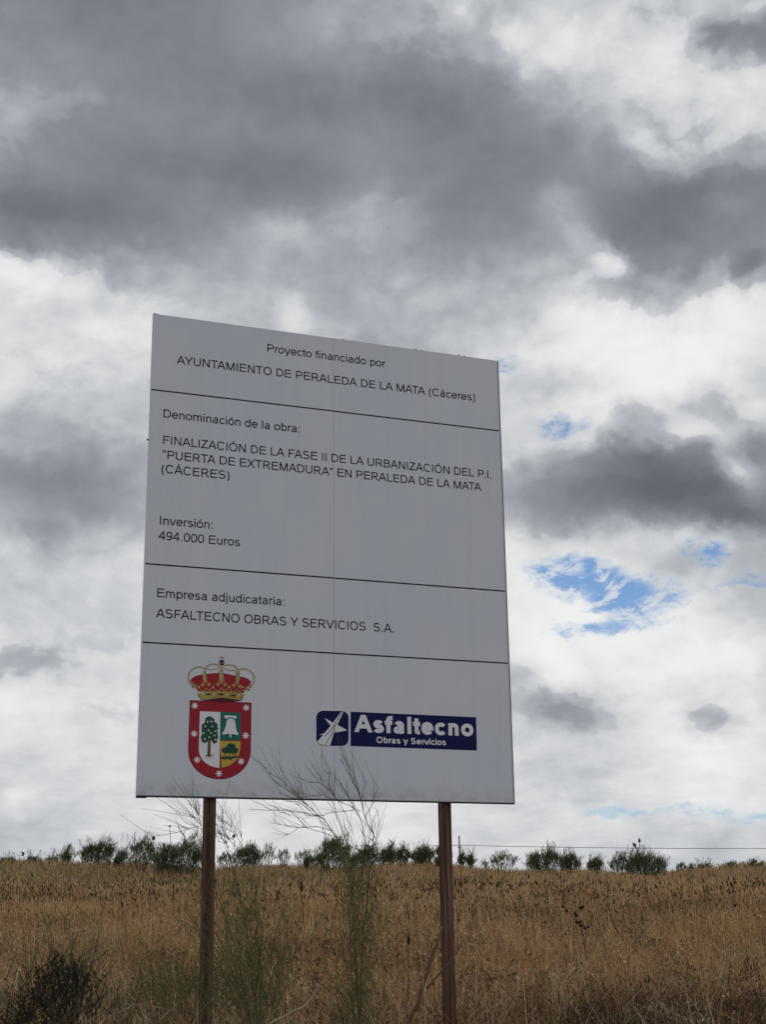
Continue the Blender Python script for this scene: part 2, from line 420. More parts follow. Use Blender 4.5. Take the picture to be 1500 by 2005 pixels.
# edging: dark angle under the foot and along the far side, bare folded edge inside it
m = MB(); m.box(0.003, PW + 0.004, -0.002, 0.026, VZ - 0.009, VZ - 0.0005); m.box(PW + 0.0005, PW + 0.006, 0.001, 0.026, VZ - 0.0005, VZ + PH); m.box(0.0, 0.075, -0.003, 0.026, VZ - 0.016, VZ - 0.0092)
m.build('edge_trim', M_TRIM, sign)
m = MB(); m.box(PW - 0.010, PW - 0.002, -0.0028, -0.0002, VZ + 0.008, VZ + PH - 0.006); m.box(0.006, PW - 0.0105, -0.0026, -0.0002, VZ + 0.001, VZ + 0.008)
m.build('folded_edge', M_EDGE, sign)
m = MB()                                                       # torn scraps of sheeting along the top edge
for u, w, h_ in ((0.0, 0.03, 0.012), (0.03, 0.02, 0.008), (1.50, 0.03, 0.006), (1.575, 0.035, 0.011), (1.63, 0.1, 0.005), (1.76, 0.12, 0.004), (2.22, 0.045, 0.011), (2.275, 0.03, 0.009), (2.40, 0.2, 0.004), (2.62, 0.03, 0.012), (2.67, 0.03, 0.010)):
    p = [(u, PH + 0.0005), (u + w, PH + 0.0005), (u + w * 0.85, PH + h_ * rnd.uniform(.5, 1)), (u + w * 0.5, PH + h_), (u + w * 0.12, PH + h_ * rnd.uniform(.4, .9))]
    p = [(a, PH + (b - PH) * .65) for a, b in p]
    n = len(p); m.add([(a, 0.004, b + VZ) for a, b in p] + [(a, 0.014, b + VZ) for a, b in p], [tuple(range(n)), tuple(range(2 * n - 1, n - 1, -1))] + [(i, i + n, (i + 1) % n + n, (i + 1) % n) for i in range(n)])
m.build('torn_edge', M_TRIM, sign)
m = MB(); a, b = uv(291.5, 860); m.box(a - 0.014, a + 0.0, 0.004, 0.016, b + VZ - 0.008, b + VZ + 0.006); m.box(a, 0.0, 0.007, 0.012, b + VZ - 0.001, b + VZ + 0.005)
m.build('rivet', M_TRIM, sign)
# posts: two channels welded into a box, seam grooves on the faces
for u0, u1 in ((0.526, 0.598), (2.402, 2.471)):
    m = MB(); yb = 0.034; L = 0.09; zt = VZ + PH - 0.12; zb = -0.5
    mid = (u0 + u1) / 2
    m.box(u0, u0 + 0.020, yb, yb + L, zb, zt); m.box(u0 + 0.020, u0 + 0.025, yb + 0.006, yb + L - 0.006, zb, zt); m.box(u0 + 0.025, u1, yb + 0.001, yb + L - 0.001, zb, zt - 0.004)
    m.box(u0 - 0.004, u0, yb + 0.0, yb + 0.014, zb, zt - 0.01); m.box(u0 - 0.004, u0, yb + L - 0.014, yb + L, zb, zt - 0.01)
    m.build('post', M_RUST, sign)
m = MB()
for z in (0.35, 1.3, 2.3, 3.3): m.box(0.02, PW - 0.02, 0.0226, 0.0335, VZ + z, VZ + z + 0.05)
m.build('rail', M_RUST, sign)
for v in (3.107, 1.712, 1.114):
    m = MB(); face(m, [(0.006, v - 0.0055), (1.5012, v - 0.0055), (1.5012, v + 0.0055), (0.006, v + 0.0055)], 1); face(m, [(1.5048, v - 0.0065), (PW - 0.012, v - 0.0065), (PW - 0.012, v + 0.0045), (1.5048, v + 0.0045)], 1)
    m.build('divider_line', M_INK, sign)

# ---- lettering: a grotesque drawn as strokes (units of capital height)
def arc(cx, cy, rx, ry, a0, a1, n=14):
    sq = lambda v: math.copysign(abs(v) ** 0.86, v)              # slightly squared rounds
    return [(cx + rx * sq(math.cos(R(a0 + (a1 - a0) * i / n))), cy + ry * sq(math.sin(R(a0 + (a1 - a0) * i / n)))) for i in range(n + 1)]
def glyph(ch, w):
    h = w / 2; X = 0.725; S = []
    def s(x0, y0, x1, y1): S.append(('S', [(x0, y0), (x1, y1)], None))
    def d(x0, y0, x1, y1, lo=0.0, hi=1.0): S.append(('D', [(x0, y0), (x1, y1)], (lo, hi)))
    def c(p): S.append(('C', p, None))
    acc = {'á': 'a', 'ó': 'o', 'Á': 'A', 'Ó': 'O'}
    if ch in acc:
        adv, S0 = glyph(acc[ch], w); S = list(S0); up = ch.isupper(); y = 1.06 if up else 0.80; x = adv / 2
        S.append(('D', [(x - 0.05, y), (x + 0.11, y + 0.19)], (y, y + 0.17))); return adv, S
    adv = {**dict.fromkeys('AEBPXYKVS', .932), **dict.fromkeys('CDNRUH', 1.009), 'O': 1.087, 'F': .853, 'T': .853, 'Z': .853, 'L': .777, 'M': 1.164, 'I': .388,
           **dict.fromkeys('abdegnopqu0123456789h', .777), **dict.fromkeys('csvyx', .698), **dict.fromkeys('ijl', .31), 'f': .388, 't': .388, 'r': .465, 'm': 1.164,
           ' ': .388, '.': .388, ':': .388, '(': .465, ')': .465, '“': .5, '”': .5}[ch]
    ex = {'s': .06, 'f': .085, 'l': .08, 't': .085, 'c': .06, 'n': .06, 'o': .06, 'e': .02, 'a': .02}.get(ch, 0) if w > 0.21 else 0
    adv += ex
    l = 0.105 + h
    if ch == 'A': d(.065, 0, .452, 1); d(.867, 0, .480, 1); s(.19, .33, .74, .33)
    elif ch == 'B':
        s(l, 0, l, 1); m_ = .53
        for lo, hi, r in ((m_, 1 - h, .80), (h, m_, .86)): c([(l, hi)] + arc(.52, (lo + hi) / 2, r - h - .52, (hi - lo) / 2, 90, -90) + [(l, lo)])
    elif ch == 'C': c(arc(.525, .5, .455 - h, .515 - h, 36, 322, 26))
    elif ch == 'D': s(l, 0, l, 1); c([(l, 1 - h)] + arc(.45, .5, .485 - h, .5 - h, 90, -90, 20) + [(l, h)])
    elif ch == 'E': s(l, 0, l, 1); s(l, 1 - h, .85, 1 - h); s(l, .53, .81, .53); s(l, h, .87, h)
    elif ch == 'F': s(l, 0, l, 1); s(l, 1 - h, .80, 1 - h); s(l, .50, .70, .50)
    elif ch == 'I': s(.194, 0, .194, 1)
    elif ch == 'L': s(l, 0, l, 1); s(l, h, .74, h)
    elif ch == 'M': s(l, 0, l, 1); s(1.06 - h, 0, 1.06 - h, 1); d(l + .02, 1, .57, 0); d(1.04 - h, 1, .594, 0)
    elif ch == 'N': s(l, 0, l, 1); s(.9 - h, 0, .9 - h, 1); d(l + .01, 1, .89 - h, 0)
    elif ch == 'O': c(arc(.543, .5, .475 - h, .515 - h, 0, 360, 32))
    elif ch in 'PR':
        s(l, 0, l, 1); lo = .44 if ch == 'P' else .47; c([(l, 1 - h)] + arc(.52, (1 - h + lo) / 2, .35 - h, (1 - h - lo) / 2, 90, -90) + [(l, lo)])
        if ch == 'R': d(.50, .47, .90, 0, 0, .47)
    elif ch == 'S' or ch == 's':
        T, W_, m_ = (1.01, .39, .51) if ch == 'S' else (X + .01, .30, .37); x = adv / 2
        rt = (T - h - m_) / 2; rb = (m_ + .01 - h) / 2
        c(arc(x, m_ + rt, W_ * .93 - h, rt, 25, 270, 18)[:-1] + arc(x, m_ - rb, W_ - h, rb, 90, -158, 18))
    elif ch == 'T': s(.03, 1 - h, .823, 1 - h); s(.426, 0, .426, 1)
    elif ch == 'U': r = .9 - h; c([(l, 1)] + arc((l + r) / 2, .38, (r - l) / 2, .39 - h, 180, 360, 18) + [(r, 1)])
    elif ch == 'V': d(.068, 1, .453, 0); d(.864, 1, .479, 0)
    elif ch == 'X': d(.085, 0, .845, 1); d(.085, 1, .845, 0)
    elif ch == 'Y': d(.07, 1, .47, .40, .40, 1); d(.862, 1, .462, .40, .40, 1); s(.466, 0, .466, .45)
    elif ch == 'Z': s(.09, 1 - h, .79, 1 - h); s(.04, h, .81, h); d(.10, h, .72, 1 - h, 0, 1)
    elif ch == 'a':
        r = .66 - h; c(arc(.385, .47, r - .385, X + .01 - h - .47, 165, 0, 12) + [(r, .1), (r + .03, 0)])
        c([(r, .44), (.36, .40)] + arc(.31, .205, .255 - h, .215 - h, 75, 285, 12) + [(r - .05, .12), (r, .22)])
    elif ch in 'bdp':
        r = ch == 'd'; x = (.69 - h) if r else (.09 + h)
        s(x, -.28 if ch == 'p' else 0, x, X if ch == 'p' else 1.0)
        c(arc(.365 if r else .415, X / 2, .325 - h, .375 - h, 0, 360, 24))
    elif ch == 'c': c(arc(.38, X / 2, .335 - h, .375 - h, 38, 322, 20))
    elif ch == 'e': c(arc(.39, X / 2, .345 - h, .375 - h, 0, 325, 22)); s(.06, .365, .735, .365)
    elif ch == 'f': c([(.19, 0), (.19, .8)] + arc(.37, .8, .18, .21 - h, 180, 85, 8)); s(.02, X - h, .38, X - h)
    elif ch in 'ijl':
        x = .155
        if ch == 'l': s(x, 0, x, 1)
        else:
            s(x, 1 - w * 1.1, x, 1)
            if ch == 'i': s(x, 0, x, X)
            else: c([(x, X), (x, -.12)] + arc(x - .13, -.12, .13, .17 - h, 0, -80, 6))
    elif ch in 'nmr':
        s(l - .01, 0, l - .01, X); x0 = l - .01
        if ch == 'n': r = .685 - h; c(arc((x0 + r) / 2, .46, (r - x0) / 2, X + .01 - h - .46, 172, 0, 12) + [(r, 0)])
        elif ch == 'm':
            for a, r in ((x0, .62), (.62, 1.07 - h)): c(arc((a + r) / 2, .46, (r - a) / 2, X + .01 - h - .46, 172, 0, 12) + [(r, 0)])
        else: c(arc(x0 + .24, .40, .24, X + .01 - h - .40, 175, 78, 8))
    elif ch == 'o': c(arc(.388, X / 2, .355 - h, .375 - h, 0, 360, 24))
    elif ch == 't': c([(.19, .93), (.19, .16)] + arc(.31, .16, .12, .165 - h, 180, 285, 8)); s(.02, X - h, .37, X - h)
    elif ch == 'u': x0 = .09 + h; r = .68 - h; c([(x0, X)] + arc((x0 + r) / 2, .27, (r - x0) / 2, .28 - h, 180, 355, 12)); s(r, 0, r, X)
    elif ch == 'v': d(.06, X, .34, 0, 0, X); d(.64, X, .36, 0, 0, X)
    elif ch == 'y': d(.06, X, .35, 0, -.02, X); c([(.63, X), (.365, -.06)] + arc(.21, -.07, .14, .20 - h, 0, -95, 8)); 
    elif ch == '0': c(arc(.388, .5, .345 - h, .51 - h, 0, 360, 28))
    elif ch == '4': s(.54, 0, .54, 1); s(.03, .29, .74, .29); d(.07, .30, .52, 1.0, .24, 1)
    elif ch == '9': c(arc(.375, .675, .32 - h, .335 - h, 0, 360, 24)); c([(.695 - h, .68), (.69 - h, .52)] + arc(.36, .42, .33 - h, .43 - h, 10, -140, 14))
    elif ch == '.': s(.19, 0, .19, w * 1.1)
    elif ch == ':': s(.19, 0, .19, w * 1.1); s(.19, X - w * 1.1, .19, X)
    elif ch in '()':
        p = arc(.62, .36, .46, .70, 128, 232, 12) if ch == '(' else arc(-.155, .36, .46, .70, 52, -52, 12); c(p)
    elif ch in '“”':
        for x in (.14, .36):
            d(x + .05, 1.0, x - .05, .70, .70, 1.0)
    if ex: S = [(k_, [(a * adv / (adv - ex), b) for a, b in p], q) for k_, p, q in S]
    return adv, S

def clip_y(poly, y, keep_above):
    out = []
    for i in range(len(poly)):
        a, b = poly[i], poly[(i + 1) % len(poly)]
        ia, ib = (a[1] >= y) == keep_above, (b[1] >= y) == keep_above
        if ia: out.append(a)
        if ia != ib:
            t = (y - a[1]) / (b[1] - a[1]); out.append((a[0] + t * (b[0] - a[0]), y))
    return out

def lettering(txt, u0, u1, v0, cap, mat, parent, layer=2, w=0.13, kern=None):
    x = 0.0; polys = []
    KERN = {'AY': -.07, 'LT': -.07, 'TA': -.1, 'AT': -.1, 'FA': -.05, 'P.': -.12, 'RV': -.02, 'RT': -.02, 'Y ': -.02, ' Y': -.02, 'YU': 0, 'LA': .0, 'Pr': 0}
    for k, ch in enumerate(txt):
        adv, S = glyph(ch, w)
        for kind, p, lim in S:
            p = [(a + x, b) for a, b in p]
            if kind in 'SD':
                (ax, ay), (bx, by) = p; L = math.hypot(bx - ax, by - ay); tx, ty = (bx - ax) / L, (by - ay) / L
                e = 0.3 if kind == 'D' else 0.0
                ax -= tx * e; ay -= ty * e; bx += tx * e; by += ty * e; nx, ny = -ty * w / 2, tx * w / 2
                q = [(ax - nx, ay - ny), (bx - nx, by - ny), (bx + nx, by + ny), (ax + nx, ay + ny)]
                if lim: q = clip_y(clip_y(q, lim[0], True), lim[1], False)
                if len(q) > 2: polys.append([q])
            else:
                n = len(p); closed = math.hypot(p[0][0] - p[-1][0], p[0][1] - p[-1][1]) < 1e-6; L_, R_ = [], []
                for i in range(n):
                    a = p[(i - 1) if i else (n - 2 if closed else 0)]; b = p[(i + 1) if i < n - 1 else (1 if closed else n - 1)]
                    tx, ty = b[0] - a[0], b[1] - a[1]; l = math.hypot(tx, ty); nx, ny = -ty / l * w / 2, tx / l * w / 2
                    L_.append((p[i][0] + nx, p[i][1] + ny)); R_.append((p[i][0] - nx, p[i][1] - ny))
                polys.append([[R_[i], R_[i + 1], L_[i + 1], L_[i]] for i in range(n - 1)])
        x += adv + KERN.get(txt[k:k + 2], 0)
    xs = [q[0] for g_ in polys for f in g_ for q in f]; x0, x1 = min(xs), max(xs); sx = (u1 - u0) / (x1 - x0)
    mb = MB()
    for i, g_ in enumerate(polys):
        for f in g_: face(mb, [(u0 + (a - x0) * sx, v0 + b * cap) for a, b in f], layer + 0.12 * (i % 3))
    return mb.build('lettering', mat, parent)

CAP = 0.068
for txt, u0, u1, v in (('Proyecto financiado por', 0.938, 1.961, 3.550), ('AYUNTAMIENTO DE PERALEDA DE LA MATA (Cáceres)', 0.200, 2.773, 3.3485),
                       ('Denominación de la obra:', 0.108, 1.215, 2.888), ('FINALIZACIÓN DE LA FASE II DE LA URBANIZACIÓN DEL P.I.', 0.112, 2.900, 2.672),
                       ('“PUERTA DE EXTREMADURA” EN PERALEDA DE LA MATA', 0.108, 2.803, 2.5535), ('(CÁCERES)', 0.107, 0.643, 2.438),
                       ('Inversión:', 0.108, 0.518, 2.026), ('494.000 Euros', 0.098, 0.736, 1.9065),
                       ('Empresa adjudicataria:', 0.105, 1.098, 1.462), ('ASFALTECNO OBRAS Y SERVICIOS  S.A.', 0.101, 2.001, 1.3065)):
    lettering(txt, u0, u1, v, CAP, M_INK, sign)

# ---- coat of arms (coordinates measured in an enlargement of the crest)
def cr(x, y): return uv(340 + x / 7.425, 1270 + y / 7.426)
def crp(pts): return [cr(*p) for p in pts]
def strip(mb, pts, w, layer, w1=None):
    """a ribbon of width w along pts (crest units)"""
    n = len(pts); w1 = w if w1 is None else w1; Ls, Rs = [], []
    for i in range(n):
        a, b = pts[max(i - 1, 0)], pts[min(i + 1, n - 1)]; tx, ty = b[0] - a[0], b[1] - a[1]; l = math.hypot(tx, ty) or 1
        ww = (w + (w1 - w) * i / (n - 1)) / 2; nx, ny = -ty / l * ww, tx / l * ww
        Ls.append((pts[i][0] + nx, pts[i][1] + ny)); Rs.append((pts[i][0] - nx, pts[i][1] - ny))
    for i in range(n - 1): face(mb, crp([Rs[i], Rs[i + 1], Ls[i + 1], Ls[i]]), layer)
def smooth(pts, k=5):
    out = []
    P = [pts[0]] + list(pts) + [pts[-1]]
    for i in range(1, len(P) - 2):
        for j in range(k):
            t = j / k; a, b, c, d = P[i - 1], P[i], P[i + 1], P[i + 2]
            out.append(tuple(0.5 * ((2 * b[m]) + (-a[m] + c[m]) * t + (2 * a[m] - 5 * b[m] + 4 * c[m] - d[m]) * t * t + (-a[m] + 3 * b[m] - 3 * c[m] + d[m]) * t ** 3) for m in range(2)))
    return out + [pts[-1]]
def dot(mb, x, y, rx, ry, layer, n=12): face(mb, crp([(x + rx * math.cos(2 * math.pi * k / n), y + ry * math.sin(2 * math.pi * k / n)) for k in range(n)]), layer)
def lump(mb, x, y, rx, ry, layer, seed, n=22, k=0.12):
    r_ = random.Random(seed); face(mb, crp([(x + rx * (1 + k * math.sin(k2 * 2.3 + seed) + r_.uniform(-k, k) * .5) * math.cos(2 * math.pi * k2 / n), y + ry * (1 + r_.uniform(-k, k)) * math.sin(2 * math.pi * k2 / n)) for k2 in range(n)]), layer)

def shield_poly(g):
    """outline of the shield grown by g"""
    p = [(232 - g, 750 - g), (690, 769 - g), (1127 + g, 787 - g), (1118 + g, 1490)]
    p += [(663 + (453 + g) * math.cos(R(a)), 1485 + (415 + g) * math.sin(R(a))) for a in range(8, 180, 8)]
    return crp(p + [(208 - g, 1480)])
def inner_arc(a0, a1): return [(662 + 300 * math.cos(R(a)), 1460 + 272 * math.sin(R(a))) for a in range(a0, a1, 8)]
mb = MB(); face(mb, shield_poly(14), 1); coat = mb.build('coat_of_arms', M_WHITE, sign)
mb = MB(); face(mb, shield_poly(3), 2); mb.build('shield_outline', M_DKRED, coat)
mb = MB(); face(mb, shield_poly(-6), 3); mb.build('shield', M_RED, coat)
mb = MB(); face(mb, crp([(378, 910), (676, 922), (662, 1733)] + inner_arc(96, 180) + [(361, 1460)]), 4); mb.build('silver_field', M_WHITE, coat)
mb = MB(); face(mb, crp([(679, 922), (975, 935), (968, 1336), (668, 1330)]), 4); mb.build('green_field', M_GREEN, coat)
mb = MB(); face(mb, crp([(668, 1342), (968, 1346), (964, 1460)] + inner_arc(4, 92)), 4); mb.build('gold_field', M_YELLOW, coat)
for x, y in ((303, 830), (1052, 860), (293, 1238), (1045, 1265), (337, 1618), (978, 1640), (655, 1815)):
    mb = MB(); face(mb, crp([(x + (57 if k % 2 == 0 else 27) * math.sin(math.pi * k / 8), y - (57 if k % 2 == 0 else 27) * math.cos(math.pi * k / 8)) for k in range(16)]), 4); mb.build('star', M_WHITE, coat)
# pear tree
mb = MB(); strip(mb, smooth([(517, 1300), (513, 1400), (508, 1530), (500, 1570)]), 38, 5, 50)
for p in ([(505, 1545), (470, 1555), (440, 1550)], [(500, 1550), (470, 1590), (455, 1590)], [(505, 1555), (510, 1590)], [(510, 1550), (550, 1575), (550, 1590)], [(515, 1545), (560, 1548), (585, 1552)]): strip(mb, p, 12, 5.2, 6)
mb.build('emblem_trunk', M_BROWN, coat)
mb = MB()
for i, (x, y, a, b) in enumerate(((520, 1050, 70, 62), (470, 1140, 66, 70), (580, 1140, 60, 70), (520, 1200, 112, 110), (450, 1290, 56, 84), (590, 1290, 50, 92), (520, 1260, 100, 70), (515, 1010, 34, 26))): lump(mb, x, y, a, b, 6 + 0.15 * i, i + 3)
mb.build('emblem_leaves', M_DKGREEN, coat)
mb = MB()
for x, y in ((487, 1065), (543, 1060), (457, 1130), (555, 1132), (503, 1188), (605, 1200), (433, 1228), (540, 1228), (590, 1265), (515, 1290), (445, 1315), (605, 1325)): dot(mb, x, y, 11, 17, 8)
mb.build('emblem_pear', M_PEARL, coat)
# bell
mb = MB(); face(mb, crp([(737, 968), (912, 980), (910, 1018), (870, 1014), (860, 1002), (800, 998), (780, 1016), (737, 1012)]), 5)
face(mb, crp([(790, 1025), (830, 1012), (872, 1028), (890, 1060), (900, 1130), (912, 1190), (938, 1235), (930, 1258), (820, 1240), (706, 1250), (708, 1225), (735, 1180), (758, 1110), (768, 1055)]), 5.2); dot(mb, 822, 1265, 15, 26, 5.6)
mb.build('emblem_bell', M_WHITE, coat)
mb = MB(); face(mb, crp([(712, 1250), (820, 1240), (925, 1258), (820, 1266)]), 5.4); mb.build('bell_mouth', M_INK, coat)
# oaks
mb = MB()
for x in (745, 808, 855, 888): strip(mb, [(x, 1490), (x + 2, 1580)], 14, 5)
mb.build('emblem_oak_trunk', M_BROWN, coat)
mb = MB()
for i, (x, y, a, b) in enumerate(((830, 1425, 66, 48), (750, 1480, 58, 44), (885, 1480, 52, 44), (820, 1470, 90, 50))): lump(mb, x, y, a, b, 6 + 0.15 * i, i + 30)
for i, p in enumerate(([(668, 1580), (760, 1572), (850, 1580), (940, 1570)], [(700, 1600), (770, 1600), (740, 1622)], [(780, 1606), (850, 1600), (820, 1622)], [(680, 1592), (800, 1590), (910, 1585)])): strip(mb, p, 16, 5.5 + .1 * i)
mb.build('emblem_oak_leaves', M_DKGREEN, coat)
# crown
mb = MB(); face(mb, crp([(255, 430), (330, 392), (420, 374), (560, 358), (690, 350), (820, 375), (900, 398), (1010, 412), (1085, 440), (1127, 485), (1060, 570), (1000, 650), (690, 622), (360, 625), (300, 545), (240, 485)]), 2); crown_cap = mb.build('crown_cap', M_RED, coat)
mb = MB(); face(mb, crp([(470, 740), (690, 712), (930, 745), (985, 762), (690, 790), (380, 742)]), 3.8); mb.build('crown_lining', M_DKRED, coat)
mb = MB(); face(mb, crp([(340, 650), (450, 632), (690, 617), (880, 630), (1028, 668), (985, 752), (930, 745), (690, 712), (470, 728), (385, 738)]), 4); mb.build('crown_band', M_GOLD, coat)
mb = MB()
for x, y in ((500, 666), (865, 684)): dot(mb, x, y, 44, 14, 5)
for x, y in ((370, 690), (272, 557), (1092, 600), (990, 715)): dot(mb, x, y, 12, 12, 5)
mb.build('crown_emerald', M_DKGREEN, coat)
mb = MB(); dot(mb, 682, 665, 46, 14, 5); mb.build('crown_ruby', M_DKRED, coat)
mb = MB()
ARCH = [smooth([(250, 520), (212, 440), (230, 345), (300, 282), (380, 265), (445, 288)]), smooth([(452, 460), (428, 375), (452, 290), (505, 240), (585, 225), (660, 252), (690, 285)]),
        smooth([(690, 285), (730, 252), (800, 235), (880, 252), (932, 300), (952, 375), (932, 470)]), smooth([(1130, 545), (1168, 455), (1150, 370), (1090, 312), (1010, 290), (945, 310)])]
for a in ARCH: strip(mb, a, 20, 5)
strip(mb, smooth([(470, 285), (540, 308), (650, 285)]), 12, 5.2); strip(mb, smooth([(735, 290), (830, 318), (920, 305)]), 12, 5.2)
face(mb, crp([(672, 230), (708, 230), (730, 470), (690, 520), (650, 470)]), 5.4)
for x in (450, 925): face(mb, crp([(x - 26, 330), (x + 16, 330), (x + 30, 450), (x, 520), (x - 32, 450)]), 5.4)
mb.build('crown_arch', M_PALEGOLD, coat)
mb = MB()
for x, y in ((415, 528), (510, 522), (640, 518), (745, 524), (870, 535), (962, 550), (455, 480), (690, 480), (918, 495), (310, 545), (1060, 580), (265, 510), (1110, 545)):
    for k, (dx, dy) in enumerate(((0, -20), (20, 0), (0, 20), (-20, 0))): dot(mb, x + dx * .8, y + dy * .8, 15, 15, 5.6 + 0.05 * k, 8)
zz = [(330, 590), (362, 560), (380, 600), (430, 625), (465, 575), (510, 612), (570, 555), (600, 605), (650, 620), (690, 570), (740, 612), (805, 562), (835, 615), (880, 640), (905, 590), (960, 640), (1003, 592), (1030, 640)]
strip(mb, zz, 14, 5.8)
mb.build('crown_fleuron', M_GOLD, coat)
mb = MB()
for a in ARCH:
    for k in range(0, len(a), 2): dot(mb, a[k][0] + (a[k][0] - 690) * .022, a[k][1] - 10, 8.5, 8.5, 6, 8)
for y in (300, 350, 400, 430): dot(mb, 690, y, 9, 9, 6, 8)
for x in (362, 570, 805, 1003): dot(mb, x, 558, 12, 12, 6, 8)
for x in (418, 585, 775, 945): dot(mb, x, 668 + (x - 680) * .03, 12, 12, 6, 8)
mb.build('crown_pearl', M_PEARL, coat)
mb = MB(); dot(mb, 696, 205, 40, 40, 6); mb.build('crown_orb', M_NAVY, coat)
mb = MB(); strip(mb, [(697, 165), (697, 108)], 16, 6.4); strip(mb, [(668, 132), (728, 132)], 15, 6.6); strip(mb, smooth([(660, 215), (696, 205), (734, 215)]), 12, 6.4); mb.build('crown_cross', M_PALEGOLD, coat)

# ---- contractor's logo
def lg(x, y): return uv(600 + x * 0.24, 1370 + y * 0.24)
def lgp(p): return [lg(*q) for q in p]
def rr(x0, y0, x1, y1, r, sk=0.0):
    p = []
    for cx, cy, a in ((x1 - r, y1 - r, 0), (x0 + r, y1 - r, 90), (x0 + r, y0 + r, 180), (x1 - r, y0 + r, 270)):
        p += [(cx + r * math.cos(R(a + t)), cy + r * math.sin(R(a + t)) + sk * (cx - x0)) for t in range(0, 91, 15)]
    return lgp(p)
mb = MB(); face(mb, rr(72, 82, 351, 380, 62, 0.02), 1); logo = mb.build('company_logo', M_WHITE, sign)
mb = MB(); face(mb, rr(79, 88, 344, 374, 56, 0.02), 2); mb.build('logo_badge', M_NAVY, logo)
mb = MB()
face(mb, lgp([(284, 97), (301, 100), (234, 240), (192, 373), (135, 372), (105, 362), (88, 342), (190, 222)]), 3)
face(mb, lgp([(145, 147), (212, 186), (196, 212)]), 3.2); face(mb, lgp([(247, 203), (333, 250), (232, 269), (232, 236)]), 3.3); face(mb, lgp([(103, 288), (190, 258), (172, 284)]), 3.4)
mb.build('logo_road', M_WHITE, logo)
mb = MB()
for a, b in (((291, 100), (212, 232)), ((232, 236), (150, 372)), ((212, 232), (150, 300)), ((238, 205), (218, 240))):
    dx, dy = b[0] - a[0], b[1] - a[1]; l = math.hypot(dx, dy); nx, ny = -dy / l * 2.6, dx / l * 2.6
    face(mb, lgp([(a[0] - nx, a[1] - ny), (b[0] - nx, b[1] - ny), (b[0] + nx, b[1] + ny), (a[0] + nx, a[1] + ny)]), 3.8)
mb.build('logo_road_line', M_INK, logo)
mb = MB(); face(mb, lgp([(360, 98), (1385, 143), (1392, 415), (360, 378)]), 2); mb.build('logo_plate', M_NAVY, logo)
a, b = lg(390, 263), lg(1364, 299); c0, c1 = lg(455, 124), lg(455, 265)
lettering('Asfaltecno', a[0], b[0], (a[1] + b[1]) / 2, c0[1] - c1[1], M_WHITE, logo, 3, 0.235)
a, b = lg(572, 353), lg(1140, 371); c0, c1 = lg(605, 304), lg(605, 355)
lettering('Obras y Servicios', a[0], b[0], (a[1] + b[1]) / 2, c0[1] - c1[1], M_WHITE, logo, 3, 0.19)

# ------------------------------------------------------------------ dry grass
PAL = np.array([(.55, .365, .18), (.39, .21, .095), (.16, .078, .04), (.04, .027, .018), (.62, .50, .33), (.14, .145, .058)])
def patch(x, y, s, k):
    return 0.5 + 0.5 * np.sin(x * s + 2.1 * np.sin(y * s * .7 + k) + k) * np.sin(y * s * .83 + 1.7 * np.sin(x * s * .6 + 2 * k) + .5 * k)
def bump(x, y, cx, cy, rx, ry):
    return np.exp(-((x - cx) / rx) ** 2 - ((y - cy) / ry) ** 2)
def olive(x, y):
    """where the sward is greener: round the brooms, along the left of the crest, a strip at the right"""
    return np.clip(bump(x, y, -1.5, 11.0, 1.0, 1.5) * 1.2 + bump(x, y, -.1, 9.8, .7, .9) + bump(x, y, 1.6, 10.4, .8, .8) * 1.3 + bump(x, y, .35, 10.2, .5, .6) + bump(x, y, -13, 62, 9, 16) * .9 + bump(x, y, -5.6, 45, 3, 8) + .25 * patch(x, y, .21, 2.), 0, 1.6)
def gloom(x, y):
    """patches of dark dead forbs, plus shade painted into the near grass"""
    return np.clip(bump(x, y, 1.9, 12.0, .8, 1.6) * 1.5 + bump(x, y, -.1, 10.0, .7, .9) * 1.3 + bump(x, y, -2.0, 15, .8, 2.0) + bump(x, y, 3.1, 12.2, .8, 1.5) + bump(x, y, 2.7, 26, 2.0, 4.0) * .7 + 1.5 * np.clip(patch(x, y, .55, 5.) * .6 + patch(x, y, 1.9, 2.) * .4 - .52, 0, 1) * 2.2 + .6 * np.clip((14.5 - y) / 4, 0, 1), 0, 2.0)  # last term darkens near blades, painting in the shadow between clumps
def spots(n, y0, y1, tuft, power=1.0, xr=0.305):
    nt_ = max(1, n // tuft)
    y = y0 + (y1 - y0) * nrg.random(nt_) ** power; x = (nrg.random(nt_) * 2 - 1) * (xr * y + 0.6)
    i = np.repeat(np.arange(nt_), tuft)
    sg = .035 * (1 + y[i] / 25)
    return x[i] + nrg.normal(0, 1, len(i)) * sg, y[i] + nrg.normal(0, 1, len(i)) * sg, nrg.random(nt_)[i]
def pick_col(x, y, mixw, tr):
    n = len(x); p2 = patch(x, y, 1.3, 9.0) * .5 + patch(x, y, 0.35, 3.0) * .5; ol = olive(x, y); gl = gloom(x, y)
    mw = np.array(mixw)[None] * np.stack([1.25 - .62 * gl.clip(0, 1.8), np.ones(n), 0.3 + 1.7 * p2 + 2.0 * gl, 0.2 + 4.2 * gl, (0.2 + 1.9 * (1 - p2) ** 2) * (1.2 - .5 * gl.clip(0, 1.6)), 0.10 + 6.0 * ol], 1)
    cum = np.cumsum(mw, 1); pick = (nrg.random(n)[:, None] * cum[:, -1:] > cum).sum(1)
    return PAL[pick] * (0.72 + 0.35 * nrg.random(n) + .3 * tr)[:, None]
